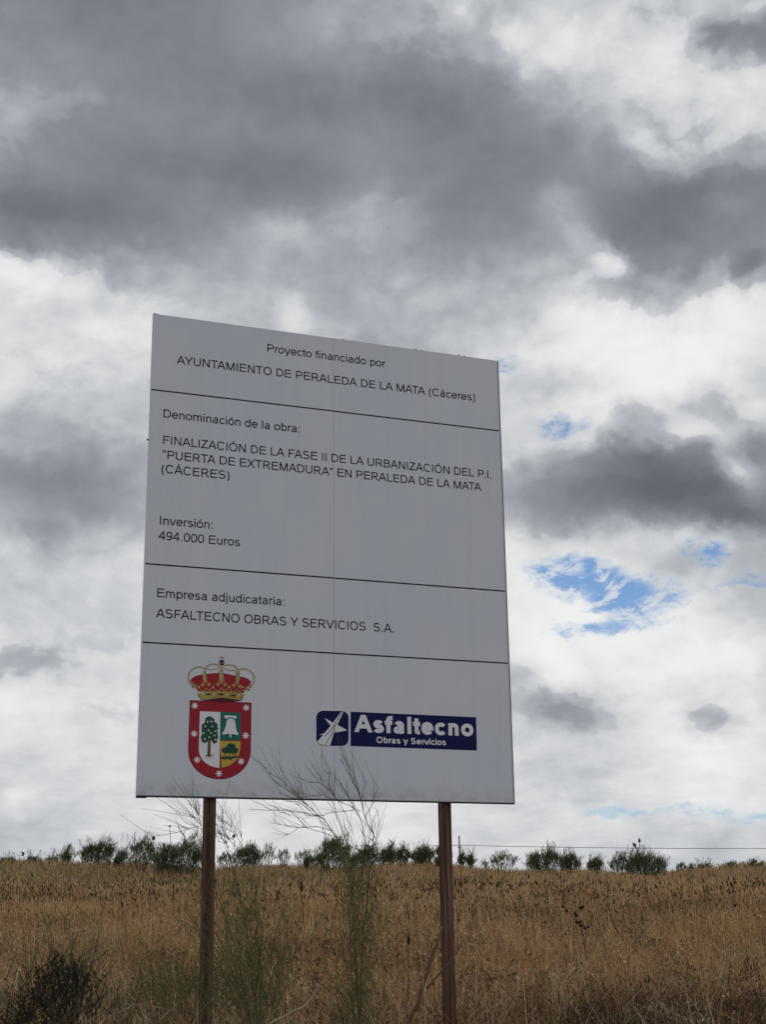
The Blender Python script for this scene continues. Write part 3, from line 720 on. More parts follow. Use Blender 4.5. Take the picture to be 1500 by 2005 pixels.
def blades(n, y0, y1, hmin, hmax, wmin, wmax, lean, mixw, tuft=1, power=1.0, bend=1.8):
    x, y, tr = spots(n, y0, y1, tuft, power); n = len(x)
    pt = patch(x, y, 0.9, 1.0) * .6 + patch(x, y, 2.7, 4.0) * .4
    H = (hmin + (hmax - hmin) * nrg.random(n)) * (0.45 + 0.75 * pt + .35 * tr)
    W = wmin + (wmax - wmin) * nrg.random(n)
    ang = nrg.random(n) * 2 * np.pi; ln = np.minimum(np.abs(nrg.normal(0, lean, n)), 1.9)
    lx = np.cos(ang) * ln - 0.06; ly = np.sin(ang) * ln
    wa = nrg.random(n) * np.pi; wx = np.cos(wa) * W / 2; wy = np.sin(wa) * W / 2
    z = ground_z(x, y) - 0.02
    T = np.array([0, .45, .8, 1.0]); V = []
    for t in T:
        px = x + lx * H * t ** bend; py = y + ly * H * t ** bend; pz = z + H * (t - 0.30 * np.minimum(ln, 1.6) * t ** 2)
        if t < 1:
            k = 1 - .5 * t
            V += [np.stack([px - wx * k, py - wy * k, pz], 1), np.stack([px + wx * k, py + wy * k, pz], 1)]
        else: V.append(np.stack([px, py, pz], 1))
    V = np.stack(V, 1).reshape(-1, 3)
    tri = np.array([(0, 1, 3), (0, 3, 2), (2, 3, 5), (2, 5, 4), (4, 5, 6)])
    F = (np.arange(n)[:, None, None] * 7 + tri[None]).reshape(-1, 3)
    return V, F, np.repeat(pick_col(x, y, mixw, tr), 7, 0), n
def flecks(n, y0, y1, hmin, hmax, L0, L1, mixw, tuft=6, power=1.0, up=.35):
    """husks, dry leaves and broken bits caught among the stems"""
    x, y, tr = spots(n, y0, y1, tuft, power); n = len(x)
    x = x + nrg.normal(0, .05, n); y = y + nrg.normal(0, .05, n)
    c = np.stack([x, y, ground_z(x, y) + hmin + (hmax - hmin) * nrg.random(n) * (.6 + .5 * tr)], 1)
    d = nrg.normal(0, 1, (n, 3)); d[:, 2] = np.abs(d[:, 2]) + up; d /= np.linalg.norm(d, axis=1)[:, None]
    e = np.cross(d, nrg.normal(0, 1, (n, 3))); e /= np.linalg.norm(e, axis=1)[:, None]
    L = (L0 + (L1 - L0) * nrg.random(n))[:, None]; w = L * (.10 + .16 * nrg.random(n))[:, None]
    V = np.stack([c, c + d * L * .5 + e * w, c + d * L, c + d * L * .5 - e * w], 1).reshape(-1, 3)
    F = (np.arange(n)[:, None, None] * 4 + np.array([(0, 1, 2), (0, 2, 3)])[None]).reshape(-1, 3)
    return V, F, np.repeat(pick_col(x, y, mixw, tr), 4, 0), n

def make_grass():
    Vs, Fs, Cs = [], [], []; off = 0
    def put(V, F, C):
        nonlocal off
        Vs.append(V); Fs.append(F + off); Cs.append(C); off += len(V)
    straw = (5, 4, 2.0, 1.3, 1.6, .6)
    for args in ((14000, 7.5, 10, .12, .40, .003, .006, 1.0, (2.4, 3, 2.4, 3.0, 1.0, 1.0), 14),
                 (52000, 10, 14, .12, .46, .0028, .0055, 1.25, (3.2, 3.4, 2.6, 2.6, 1.5, 1.0), 16),
                 (60000, 14, 20, .15, .52, .0035, .007, 1.05, (4, 3.6, 2.4, 2.0, 1.6, .8), 14),
                 (64000, 20, 30, .2, .55, .005, .010, .7, straw, 10),
                 (60000, 30, 42, .2, .46, .008, .014, .42, (6, 4, 1.6, .7, 2.0, .5), 8),
                 (70000, 42, 84, .16, .42, .014, .03, .6, (6, 4, .9, .3, 1.0, 1.8), 6)):
        V, F, C, _ = blades(*args); put(V, F, C)
    for args in ((30000, 8.5, 14, .03, .36, .012, .035, (3, 3, 3, 3.2, 1.6, .9)), (34000, 14, 24, .08, .48, .018, .05, (4, 4, 3, 2.2, 2.0, .8)),
                 (30000, 24, 42, .12, .42, .03, .08, (6, 4, 2, 1.2, 2.4, .4)), (9000, 42, 80, .10, .30, .05, .12, (6, 4, .8, .3, 1.0, 1.6))):
        V, F, C, _ = flecks(*args); put(V, F, C)
    # clumps of dead branching weeds, reddish and black brown, with a few green ones
    wx, wy = [], []
    nw = 260; cy_ = 10 + 26 * nrg.random(nw) ** 1.6; cx_ = (nrg.random(nw) * 2 - 1) * .3 * cy_
    kind = nrg.random(nw); m_n = 190; kind = np.where((cx_ > -.1) & (cx_ < .75) & (cy_ < 12), .6, kind)
    i = np.repeat(np.arange(nw), m_n); sg = (.08 + .16 * nrg.random(nw))[i]
    bx_ = cx_[i] + nrg.normal(0, 1, len(i)) * sg * .5; by_ = cy_[i] + nrg.normal(0, 1, len(i)) * sg * .5; hh = (.12 + .24 * nrg.random(nw))[i] * np.where((cx_ > -.1) & (cx_ < .75) & (cy_ < 12), .5, 1.0)[i]
    c = np.stack([bx_, by_, ground_z(bx_, by_) + hh * nrg.random(len(i))], 1)
    d = nrg.normal(0, 1, (len(i), 3)) * .8; d[:, 2] = np.abs(d[:, 2]) + .5; d /= np.linalg.norm(d, axis=1)[:, None]
    e = np.cross(d, nrg.normal(0, 1, (len(i), 3))); e /= np.linalg.norm(e, axis=1)[:, None]
    L = (.018 + .07 * nrg.random(len(i)) ** 2)[:, None] * (1 + cy_[i] / 40)[:, None]; w = (.0013 + .0022 * nrg.random(len(i)))[:, None] * (1 + cy_[i] / 14)[:, None]
    V = np.stack([c, c + d * L * .5 + e * w, c + d * L, c + d * L * .5 - e * w], 1).reshape(-1, 3)
    F = (np.arange(len(i))[:, None, None] * 4 + np.array([(0, 1, 2), (0, 2, 3)])[None]).reshape(-1, 3)
    base = np.where((kind < .45)[:, None], np.array([[.035, .025, .018]]), np.where((kind < .75)[:, None], np.array([[.12, .055, .03]]), np.where((kind < .9)[:, None], np.array([[.12, .14, .055]]), np.array([[.42, .34, .22]]))))
    put(V, F, np.repeat(base[i] * (.6 + .8 * nrg.random(len(i)))[:, None], 4, 0))
    # long pale broken straws, lying every way
    V, F, C, _ = blades(2400, 9, 16, .35, .75, .0035, .0065, 1.3, (1, .5, 0, 0, 4, 0), 1, 1.0, 1.25); put(V, F, C)
    # seed heads on stiff stalks, the dark spikes against the pale field
    for n, y0, y1, hs, s, dark in ((500, 14, 22, (.4, .7), .045, .4), (900, 22, 32, (.4, .65), .075, .5), (1900, 30, 41, (.36, .56), .10, .75), (60, 46, 78, (.3, .42), .10, .4)):
        V, F, C, n = blades(n, y0, y1, hs[0], hs[1], .004 + .0002 * y0, .006 + .0003 * y0, .16, (2, 3, 3, 1.5, .2, 0)); put(V, F, C)
        tip = V.reshape(n, 7, 3)[:, 6]; sub = (V.reshape(n, 7, 3)[:, 4] + V.reshape(n, 7, 3)[:, 5]) / 2
        d = tip - sub; d /= np.linalg.norm(d, axis=1)[:, None]
        Ls = s * (0.6 + 0.9 * nrg.random(n)); r = Ls * (.08 + .06 * nrg.random(n))
        a = np.cross(d, [0.2, 1, 0.1]); a /= np.linalg.norm(a, axis=1)[:, None]; b = np.cross(d, a)
        b0 = tip - d * (Ls * .3)[:, None]; m_ = b0 + d * (Ls * .45)[:, None]; t_ = b0 + d * Ls[:, None]
        V2 = np.stack([b0, m_ + a * r[:, None], m_ + b * r[:, None], m_ - a * r[:, None], m_ - b * r[:, None], t_], 1).reshape(-1, 3)
        tri = np.array([(0, 2, 1), (0, 3, 2), (0, 4, 3), (0, 1, 4), (5, 1, 2), (5, 2, 3), (5, 3, 4), (5, 4, 1)])
        F2 = (np.arange(n)[:, None, None] * 6 + tri[None]).reshape(-1, 3)
        isd = nrg.random(n) < dark
        c2 = np.where(isd[:, None], np.array([(.05, .03, .02)]), np.array([(.22, .13, .065)])) * (0.6 + .8 * nrg.random(n))[:, None]
        put(V2, F2, np.repeat(c2, 6, 0))
    o = raw_mesh('dry_grass', np.concatenate(Vs), np.concatenate(Fs), np.concatenate(Cs), M_GRASS)
    tag(o, 'dry brown grass and seed stalks covering the whole field', 'grass', kind='stuff')
make_grass()

# ------------------------------------------------------------------ bushes along the crest
GREENS = ((.08, .105, .05), (.115, .145, .068), (.062, .08, .044), (.18, .205, .10), (.13, .14, .08))
def bush(x0, x1, ytop, Y, name, label, cat, dens=1.0, seed=0, open_=0.0, up=0.7, green=None, base_drop=0.25, tw=(0.010, 0.02), group='broom bushes along the crest of the field', lean=0.1):
    """a broom bush: many stems from the foot, each ending in upright brush-like tufts of twigs"""
    r = random.Random(seed * 7 + 1)
    xm = (x0 + x1) / 2; base = at(xm, 1700, Y); gx, gy = base.x, Y; zb = gz(gx, gy)
    wid = abs(at(x1, 1700, Y).x - at(x0, 1700, Y).x); top = at(xm, ytop, Y).z; Ht = max(0.25, top - zb)
    e = tag(empty(name, (gx, gy, zb)), label, cat, group)
    st = MB(); fo = MB(); nst = max(4, int(7 + wid * 3))
    tufts = []
    def twig(c, d, L, w):
        s_ = d.cross(Vector((r.uniform(-1, 1), r.uniform(-1, 1), .2))).normalized() * w
        g = green or r.choice(GREENS); f = r.uniform(.6, 1.4); g = tuple(q * f for q in g); m_ = c + d * L * .55
        fo.add([c - s_ * .4, c + s_ * .4, m_ + s_, m_ - s_, c + d * L], [(0, 1, 2, 3), (3, 2, 4)], g)
    for k in range(nst):
        a = 2 * math.pi * (k + r.random()) / nst * 1.618; rad = math.sqrt((k + r.random()) / nst) * wid * .50
        ex, ey = math.cos(a) * rad, math.sin(a) * rad * .7
        hh = Ht * (1 - .42 * (abs(ex) / (wid * .5 + 1e-6)) ** 2) * (r.uniform(.72, .98) if k else 1.0)
        b0 = Vector((ex * .25, ey * .25, -base_drop)); p1 = Vector((ex * .65, ey * .65, hh * .35)); p2 = Vector((ex + lean * hh * .3, ey, hh * .86))
        st.tube([b0, p1, p2], .02, .007, 3, (.06, .05, .036)); tufts.append((p1, p2, hh))
    sp = (0.05 + .17 * min(wid, 3) / nst * 3) * (1 - .4 * open_)
    for (p1, p2, hh) in tufts:
        nn = int(80 * dens * r.uniform(.6, 1.3) * (1 - .4 * open_))
        for j in range(nn):
            t = r.uniform(-.3 * (1 - open_), 1.0) if r.random() < .5 else r.uniform(.55, 1.0); c = p1.lerp(p2, t) + Vector((r.gauss(0, 1), r.gauss(0, 1), r.gauss(0, .5))) * sp
            if c.z < -0.05: c.z = r.uniform(0, .15)
            L = r.uniform(.10, .30) * (0.6 + .35 * Ht)
            twig(c, Vector((r.gauss(lean, .40), r.gauss(0, .40), up + r.uniform(0, .5))).normalized(), L, r.uniform(*tw))
    if open_ < .5:                                                   # lumps of brush of uneven height, gaps between them
        nl = max(3, int(2.6 * wid) + r.randrange(3))
        for q in range(nl):
            lx_ = wid * .5 * (2 * (q + r.random()) / nl - 1) * .86; lr = wid / nl * r.uniform(.55, 1.05); lh = Ht * (1 - .35 * (lx_ / (wid * .5)) ** 2) * r.uniform(.5, 1.0); ly_ = r.gauss(0, wid * .14)
            if q == nl // 2: lh = max(lh, Ht * .88)
            tilt = r.gauss(lean, .2)
            for j in range(int(270 * dens * (lr + .15) * (1 - open_))):
                a = r.uniform(0, 2 * math.pi); h_ = r.random() ** .8; k_ = lr * math.sqrt(r.random()) * (.45 + .95 * h_ - .75 * h_ ** 3)
                c = Vector((lx_ + tilt * h_ * lh * .4 + math.cos(a) * k_, ly_ + math.sin(a) * k_, lh * .80 * h_))
                twig(c, Vector((r.gauss(tilt, .33) + math.cos(a) * .25, r.gauss(0, .35), up + .5)).normalized(), r.uniform(.12, .26) + .24 * h_ * r.random(), r.uniform(*tw) * .72)
            for j in range(int(9 * dens)):                           # shoots above the outline
                c = Vector((lx_ + tilt * lh * .3 + r.gauss(0, lr * .5), ly_, lh * r.uniform(.7, .95)))
                d = Vector((r.gauss(tilt + .1, .3), r.gauss(0, .3), 1)).normalized()
                for k_ in range(7): twig(c + d * (.065 * k_), (d + Vector((r.gauss(0, .45), r.gauss(0, .45), .3))).normalized(), r.uniform(.10, .26), .009)
    st.build('stem', M_WOOD, e); fo.build('foliage', M_VEG, e)
    return e
B = [  # x0, x1, top, distance, label, density, openness
    (46, 80, 1679, 76, 'tiny dark bush farthest left on the field crest, under the flying bird', .5, .2),
    (84, 116, 1674, 75, 'low dark bush at the far left, left of the open grey-green bush', .5, .3),
    (112, 152, 1650, 74, 'open airy grey-green bush left of the dense round-topped bush on the left', .35, .8),
    (156, 226, 1645, 69, 'dense dark bush with one tall tuft at the left of the field crest', 1.2, .1),
    (230, 247, 1660, 72, 'small thin bush in the gap between the two biggest left bushes', .5, .4),
    (248, 302, 1634, 68, 'tall bush with a dark tuft at its top, left of the big spreading bush', 1.0, .35),
    (292, 400, 1637, 63, 'biggest spreading dark green bush, just left of the left post and nearest', 1.6, .1),
    (424, 456, 1662, 72, 'small loose bush just right of the left post', .5, .6),
    (454, 513, 1650, 70, 'dense rounded dark bush right of the left post', 1.3, .0),
    (512, 538, 1643, 72, 'tall see-through sapling bush right of the dense rounded bush', .35, .85),
    (540, 568, 1657, 72, 'small loose bush left of the sky gap, between the posts', .32, .7),
    (574, 612, 1655, 73, 'wind-swept open bush left of the darkest bush at mid field', .32, .75),
    (604, 632, 1672, 74, 'low bush at the left foot of the darkest bush', .6, .3),
    (620, 686, 1634, 70, 'dense tall dark bush behind the bare broom twigs', 1.5, .05),
    (702, 738, 1651, 72, 'dark bush directly right of the bare broom twigs', 1.2, .15),
    (738, 776, 1657, 71, 'rounded dark bush under a thin taller sapling', 1.1, .25),
    (760, 773, 1637, 73, 'thin wispy sapling rising above the rounded dark bush', .25, .9),
    (772, 804, 1657, 70, 'loose grey-green bush left of the bush beside the right post', .9, .35),
    (806, 850, 1654, 69, 'dense green-topped bush beside the right post on its left', 1.3, .1),
    (848, 890, 1648, 72, 'open bush half hidden behind the right post', .7, .5),
    (900, 912, 1668, 73, 'small slim bush just right of the distant pole', .5, .35),
    (914, 930, 1669, 73, 'small round bush second to the right of the distant pole', .5, .35),
    (945, 1020, 1660, 69, 'wispy fan-shaped green bush right of the right post', .75, .55),
    (1030, 1104, 1655, 70, 'dense tufted green bush in the middle of the right half', 1.2, .1),
    (1098, 1136, 1667, 71, 'blocky dark bush touching the dense tufted bush', 1.1, .1),
    (1150, 1180, 1680, 72, 'low rounded bush alone in the gap on the right', .9, .1),
    (1194, 1240, 1662, 70, 'leaning leafy bush at the left side of the dark mound on the right', .7, .4),
    (1220, 1308, 1662, 68, 'broad dark mound-shaped bush on the right under the seed heads', 1.4, .05),
    (1324, 1346, 1687, 72, 'small feathery plant right of the dark mound bush', .35, .6),
    (1346, 1362, 1689, 72, 'thin wisp of a plant, second right of the dark mound bush', .25, .7),
    (1368, 1396, 1692, 73, 'low flat bush near the right end of the crest', .5, .4),
    (1418, 1450, 1688, 70, 'thin weedy bush close to the right edge', .3, .6),
    (1462, 1500, 1680, 68, 'taller weedy bush at the right edge of the photograph', .35, .6),
]
B += [
    (-6, 34, 1681, 75, 'wisp of scrub in the left corner of the skyline', .4, .3), (120, 134, 1667, 72, 'small scrub plant in front of the open airy bush at the left', .5, .3),
    (222, 236, 1672, 68, 'low scrub plant at the right foot of the left dense bush', .5, .3), (596, 606, 1676, 70, 'tiny scrub plant on the open crest between the wind-swept and darkest bush', .5, .3),
    (684, 704, 1672, 72, 'low scrub filling the gap behind the bare broom stems', .6, .3), (852, 872, 1676, 68, 'low scrub at the left foot of the right post', .6, .3),
]
for i, (a, b, t, Y, lab, de, op) in enumerate(B):
    bush(a, b, t, Y, 'broom_bush', lab, 'bush', de, i, op)

# ------------------------------------------------------------------ broom in front of the sign
def broom(name, label, base, Y, mains, greens, n_feather, spread, seed, depth=0.5, side=.55):
    """tall Spanish broom: traced leading shoots, side twigs leaning with the wind, feathery green lower part"""
    r = random.Random(seed); bx, by = base
    g0 = at(bx, by, Y); root = Vector((g0.x, Y, gz(g0.x, Y)))
    e = tag(empty(name, root), label, 'shrub')
    st = MB(); tw = MB()
    def P(p, dy): return at(p[0], p[1], Y + dy) - root
    for k, (pts, rr0) in enumerate(mains):
        dy0 = r.uniform(-depth, depth); q = [P(p, dy0 + .12 * math.sin(i + k)) for i, p in enumerate(pts)]
        # resample a smooth line
        q2 = []
        for i in range(len(q) - 1):
            for j in range(3): q2.append(q[i].lerp(q[i + 1], j / 3) + Vector((r.gauss(0, .003), r.gauss(0, .003), 0)))
        q2.append(q[-1])
        st.tube(q2, rr0 * .72, .0013, 4, (.115, .13, .06) if rr0 < .006 else (.12, .125, .06))
        n = int(len(q2) * side)
        for j in range(n):
            i = r.randrange(max(1, len(q2) // 4), len(q2)); p = q2[i]; t = (q2[i] - q2[i - 1]).normalized()
            d = (t * .75 + Vector((r.gauss(-.12, .28), r.gauss(0, .3), r.uniform(.15, .55)))).normalized(); L = r.uniform(.05, .34)
            mid = p + d * L * .5 + Vector((r.gauss(0, .008), 0, r.gauss(0, .006)))
            st.tube([p, mid, p + d * L], .0017, .0008, 3, (.125, .15, .068))
    x0 = spread
    axis = [P(p, 0) for p in greens]
    for k in range(n_feather):
        i = r.randrange(len(axis) - 1); c = axis[i].lerp(axis[i + 1], r.random()) + Vector((r.gauss(0, x0), r.gauss(0, x0), r.gauss(0, .06)))
        d = Vector((r.gauss(-.15, .45), r.gauss(0, .4), r.uniform(.45, 1.2))).normalized(); L = r.uniform(.10, .34)
        f = r.uniform(.55, 1.35); col = (.19 * f, .215 * f, .078 * f)
        tw.tube([c, c + d * L * .5 + Vector((r.gauss(0, .012), r.gauss(0, .012), 0)), c + d * L], r.uniform(.0014, .0026), .0009, 3, col, False)
    st.build('stem', M_WOOD, e); tw.build('foliage', M_VEG, e)
    return e
def z6(pts): return [(480 + x * .21333, 1450 + y * .21333) for x, y in pts]
def z7(pts): return [(340 + x * .12, 1530 + y * .12) for x, y in pts]
m1 = [[(708, 2060), (706, 1930), (712, 1830), (720, 1745)] + z6([(1150, 1100), (1170, 945), (1180, 860), (1110, 730), (1075, 600), (1045, 490), (960, 320), (865, 165)])]
lead1 = [(m1[0], .008), ([(704, 2060), (700, 1950), (694, 1850), (690, 1760)] + z6([(940, 1190), (920, 1080), (860, 930), (800, 830), (720, 720), (640, 660), (560, 590), (480, 490), (370, 350), (275, 145)]), .007),
    ([(700, 2050), (688, 1900), (686, 1790), (690, 1730)] + z6([(960, 1150), (940, 950), (880, 800), (840, 680), (790, 560), (700, 380), (620, 220)]), .006),
    (z6([(1090, 1280), (1060, 1100), (1110, 950), (1080, 800), (1050, 690), (990, 600), (930, 480), (860, 380), (760, 285)]), .004),
    (z6([(1000, 1200), (960, 1050), (930, 930), (970, 800), (930, 690), (850, 560), (760, 430), (690, 330)]), .004)]
for p in ([(1075, 600), (1050, 450), (985, 300), (915, 150)], [(1085, 640), (1070, 540), (1090, 450), (1115, 365)], [(1100, 700), (1130, 640), (1180, 560), (1220, 430)], [(1190, 960), (1205, 900), (1225, 800), (1228, 640)],
          [(560, 590), (470, 500), (380, 430), (280, 370)], [(480, 490), (360, 380), (240, 310), (120, 175)], [(530, 540), (510, 420), (485, 290)], [(720, 720), (640, 680), (520, 665), (370, 640), (200, 640), (35, 630)],
          [(800, 830), (660, 790), (500, 800), (380, 785), (220, 750)], [(660, 790), (490, 800), (420, 850), (340, 885)], [(900, 1000), (850, 900), (740, 850), (620, 820), (540, 795)], [(800, 500), (740, 420), (660, 380), (560, 390)],
          [(1050, 650), (960, 600), (860, 560), (700, 500), (520, 520)], [(1000, 640), (900, 650), (760, 665), (720, 690)], [(1000, 640), (970, 560), (920, 440)], [(690, 740), (740, 870), (760, 910), (780, 1000)],
          [(1050, 500), (1000, 400), (960, 270), (920, 180)], [(830, 540), (770, 440), (760, 380)], [(420, 690), (350, 660), (310, 660)], [(1160, 900), (1120, 980), (1060, 1060)], [(600, 650), (480, 560), (370, 560)],
          [(680, 690), (560, 690), (500, 600), (480, 570)], [(560, 590), (420, 470), (300, 410)], [(500, 540), (400, 520), (310, 480)]):
    lead1.append((z6(p), .0032))
broom('broom_shrub', 'tall thin broom with bare wind-bent twigs crossing the foot of the sign between the posts', (706, 2060), 9.7, lead1, [(706, 2050), (704, 1950), (706, 1850), (712, 1760), (700, 1690)], 520, .07, 3, 0.22, .42)
lead2 = [([(500, 2060), (478, 1930), (450, 1820), (420, 1740), (396, 1670)] + z7([(430, 950), (435, 850), (437, 680), (390, 520), (350, 370)]), .006),
    ([(505, 2060), (500, 1950), (488, 1850), (470, 1750), (452, 1690)] + z7([(870, 1080), (820, 890), (800, 760), (800, 640), (795, 490)]), .006),
    ([(510, 2050), (512, 1940), (508, 1850), (500, 1760), (480, 1690)] + z7([(1090, 980), (985, 830), (930, 720), (845, 460)]), .004),
    ([(495, 2060), (460, 1960), (420, 1880), (380, 1800), (345, 1740)], .005), ([(500, 2050), (455, 1900), (400, 1830), (350, 1800), (300, 1790)], .004), ([(520, 2050), (540, 1930), (560, 1850), (565, 1790)], .004)]
for p in ([(437, 690), (330, 600), (270, 550), (120, 515)], [(435, 660), (340, 590), (250, 570)], [(390, 540), (320, 430), (235, 320)], [(420, 740), (370, 735), (250, 780), (60, 830), (-160, 870), (-330, 900)], [(430, 780), (330, 720), (190, 670)],
          [(460, 600), (400, 520), (430, 380)], [(330, 1080), (200, 930), (110, 800), (80, 740)], [(440, 1000), (400, 930), (385, 850)], [(820, 890), (740, 860), (690, 850)], [(980, 950), (880, 910), (760, 870)], [(870, 1000), (790, 940), (715, 900)],
          [(820, 700), (770, 600), (715, 545)], [(930, 720), (860, 680), (820, 650)], [(970, 830), (880, 790), (830, 770)], [(1010, 1060), (870, 930), (780, 860), (700, 800)], [(900, 1080), (820, 1000), (715, 980)], [(1110, 1000), (1105, 920), (1110, 820)]):
    lead2.append((z7(p), .0028))
_r = random.Random(42)
for k in range(16):
    ex = 360 + 235 * (k + _r.random()) / 16; ey = 1770 + 90 * _r.random() + .0012 * (ex - 490) ** 2; bx_ = 500 + _r.uniform(-12, 16)
    lead2.append(([(bx_, 2050), (bx_ + (ex - bx_) * .25, 1970 + _r.uniform(-10, 10)), (bx_ + (ex - bx_) * .62, (1970 + ey) / 2 - 12), (ex, ey)], .0042))
broom('broom_shrub', 'feathery green broom growing in front of the left post with twigs up to the sign', (500, 2050), 9.6, lead2, [(520, 2050), (505, 1960), (500, 1900), (492, 1850), (470, 1790), (500, 1900), (505, 1980), (460, 1960), (380, 1930), (310, 1940), (270, 1980), (380, 1985)], 850, .15, 5, 0.25, .5)
lead3 = [([(150, 2050), (135, 1970), (120, 1900), (95, 1850)], .006), ([(120, 2050), (130, 1950), (140, 1880), (142, 1830)], .006), ([(60, 2050), (50, 1960), (60, 1900), (70, 1870)], .005), ([(100, 2050), (100, 1950), (98, 1880), (96, 1820)], .005),
         ([(140, 2050), (155, 1930), (175, 1870), (190, 1840)], .004), ([(40, 2050), (20, 1990), (12, 1960)], .004), ([(130, 2050), (165, 1900), (210, 1860)], .003)]
e = broom('broom_shrub', 'low dark shrub in the bottom left corner', (110, 2050), 8.4, lead3, [(100, 2060), (110, 2000), (110, 1950), (120, 1890)], 0, .1, 8, 0.2, 2.2)
# its dark leafy twigs
def leafy(parent, centre, Y, spread, n, col, seed, L=(.02, .05)):
    r = random.Random(seed); root = Vector(parent.location); m = MB()
    for k in range(n):
        px, py, s = centre[r.randrange(len(centre))]
        c = at(px, py, Y + r.gauss(0, .15)) - root + Vector((r.gauss(0, s), r.gauss(0, s), r.gauss(0, s)))
        d = Vector((r.gauss(0, .5), r.gauss(0, .5), r.uniform(.1, 1))).normalized(); l = r.uniform(*L); w = l * .2
        sd_ = d.cross(Vector((r.uniform(-1, 1), r.uniform(-1, 1), .3))).normalized() * w; f = r.uniform(.5, 1.4)
        m.add([c, c + d * l * .5 + sd_, c + d * l, c + d * l * .5 - sd_], [(0, 1, 2, 3)], tuple(q * f for q in col))
    return m.build('foliage', M_VEG, parent)
def brush(parent, centres, Y, n, col, seed):
    """fine dark upright twigs set with tiny leaves"""
    r = random.Random(seed); root = Vector(parent.location); m = MB()
    for k in range(n):
        px, py, s_ = centres[r.randrange(len(centres))]
        c = at(px, py, Y + r.gauss(0, .12)) - root + Vector((r.gauss(0, s_), r.gauss(0, s_), r.gauss(0, s_)))
        d = Vector((r.gauss(.05, .42), r.gauss(0, .4), r.uniform(.35, 1))).normalized(); L = r.uniform(.05, .19); f = r.choice((.5, .7, 1.0, 1.4, 2.4)); cc = tuple(q * f for q in col)
        m.tube([c, c + d * L * .5 + Vector((r.gauss(0, .006), 0, 0)), c + d * L], .0024, .0009, 3, cc, False)
        for j in range(4):
            p = c + d * (L * r.random()); d2 = (d + Vector((r.gauss(0, .8), r.gauss(0, .8), .2))).normalized(); l = r.uniform(.010, .022); w = d2.cross(Vector((r.uniform(-1, 1), r.uniform(-1, 1), .3))).normalized() * l * .16
            m.add([p, p + d2 * l * .5 + w, p + d2 * l, p + d2 * l * .5 - w], [(0, 1, 2, 3)], cc)
    return m.build('foliage', M_VEG, parent)
brush(e, [(100, 1919, 0.043), (138, 1914, 0.043), (96, 1949, 0.072), (130, 1949, 0.072), (100, 1979, 0.102), (135, 1979, 0.102), (155, 1939, 0.043), (110, 2014, 0.145), (70, 1979, 0.051), (45, 2009, 0.072), (155, 2004, 0.102), (130, 2014, 0.131), (20, 2017, 0.043)], 8.4, 720, (.034, .034, .024), 4)

# ------------------------------------------------------------------ dead wood and single dry plants
def stick(name, label, cat, lines, Y, col, extra=None):
    p0 = lines[0][0][0]; g = at(p0[0], p0[1], Y); root = Vector((g.x, Y, gz(g.x, Y)))
    e = tag(empty(name, root), label, cat)
    for k, (pts, r0, r1, dy) in enumerate(lines):
        m = MB(); q = [at(px, py, Y + dy * i / max(1, len(pts) - 1)) - root for i, (px, py) in enumerate(pts)]; q2 = []
        for i in range(len(q) - 1):
            for j in range(4): q2.append(q[i].lerp(q[i + 1], j / 4) + Vector((rnd.gauss(0, r0 * .18), 0, rnd.gauss(0, r0 * .18))))
        q2.append(q[-1]); m.tube(q2, r0, r1, 6, col); m.build('branch' if k == 0 else 'twig', M_WOOD, e, True)
    return e, root
stick('dead_branch', 'thick bare brown branch leaning against the right post', 'branch', [([(788, 2060), (800, 2005), (820, 1955), (832, 1915), (845, 1875), (858, 1840), (866, 1815)], .019, .008, .6), ([(834, 1912), (838, 1880), (852, 1852), (864, 1832)], .007, .004, .3), ([(836, 1935), (862, 1905), (886, 1878), (900, 1855), (908, 1840)], .008, .003, .2), ([(822, 1920), (832, 1900), (845, 1868)], .005, .002, .1)], 10.6, (.13, .07, .045))
stick('fallen_stick', 'pale bent stick lying in the grass between the two broom shrubs', 'stick', [([(505, 2040), (530, 2003), (560, 1988), (592, 1972), (610, 1955), (618, 1940), (626, 1928)], .008, .003, .3)], 9.2, (.40, .31, .19))
stick('dry_stalk', 'long pale straw arching left of the leaning branch', 'plant', [([(700, 1962), (730, 1944), (760, 1932), (795, 1926), (826, 1923)], .004, .002, .3)], 9.8, (.34, .26, .16))
stick('dry_stalk', 'pale straw bent across the foreground below the left post', 'plant', [([(230, 1985), (262, 1966), (290, 1970), (320, 1974), (350, 1982)], .004, .002, .2), ([(268, 1966), (285, 1985), (305, 2006)], .003, .002, .1)], 9.0, (.34, .26, .16))
stick('dry_stalk', 'tall rust-brown curved stalk in the field on the right', 'plant', [([(1212, 1830), (1198, 1800), (1191, 1770), (1190, 1730), (1186, 1695)], .006, .003, .3)], 16, (.075, .042, .025))
stick('dry_stalk', 'pale upright straw left of the right post', 'plant', [([(836, 2030), (832, 1960), (828, 1910), (824, 1870), (818, 1855)], .004, .002, .2)], 9.9, (.38, .30, .18))
stick('dry_stalk', 'forked pale stalk right of the right post', 'plant', [([(968, 2030), (985, 1980), (995, 1940), (1007, 1922)], .004, .002, .2), ([(995, 1938), (985, 1920), (982, 1905)], .003, .0015, .1)], 9.8, (.30, .22, .13))
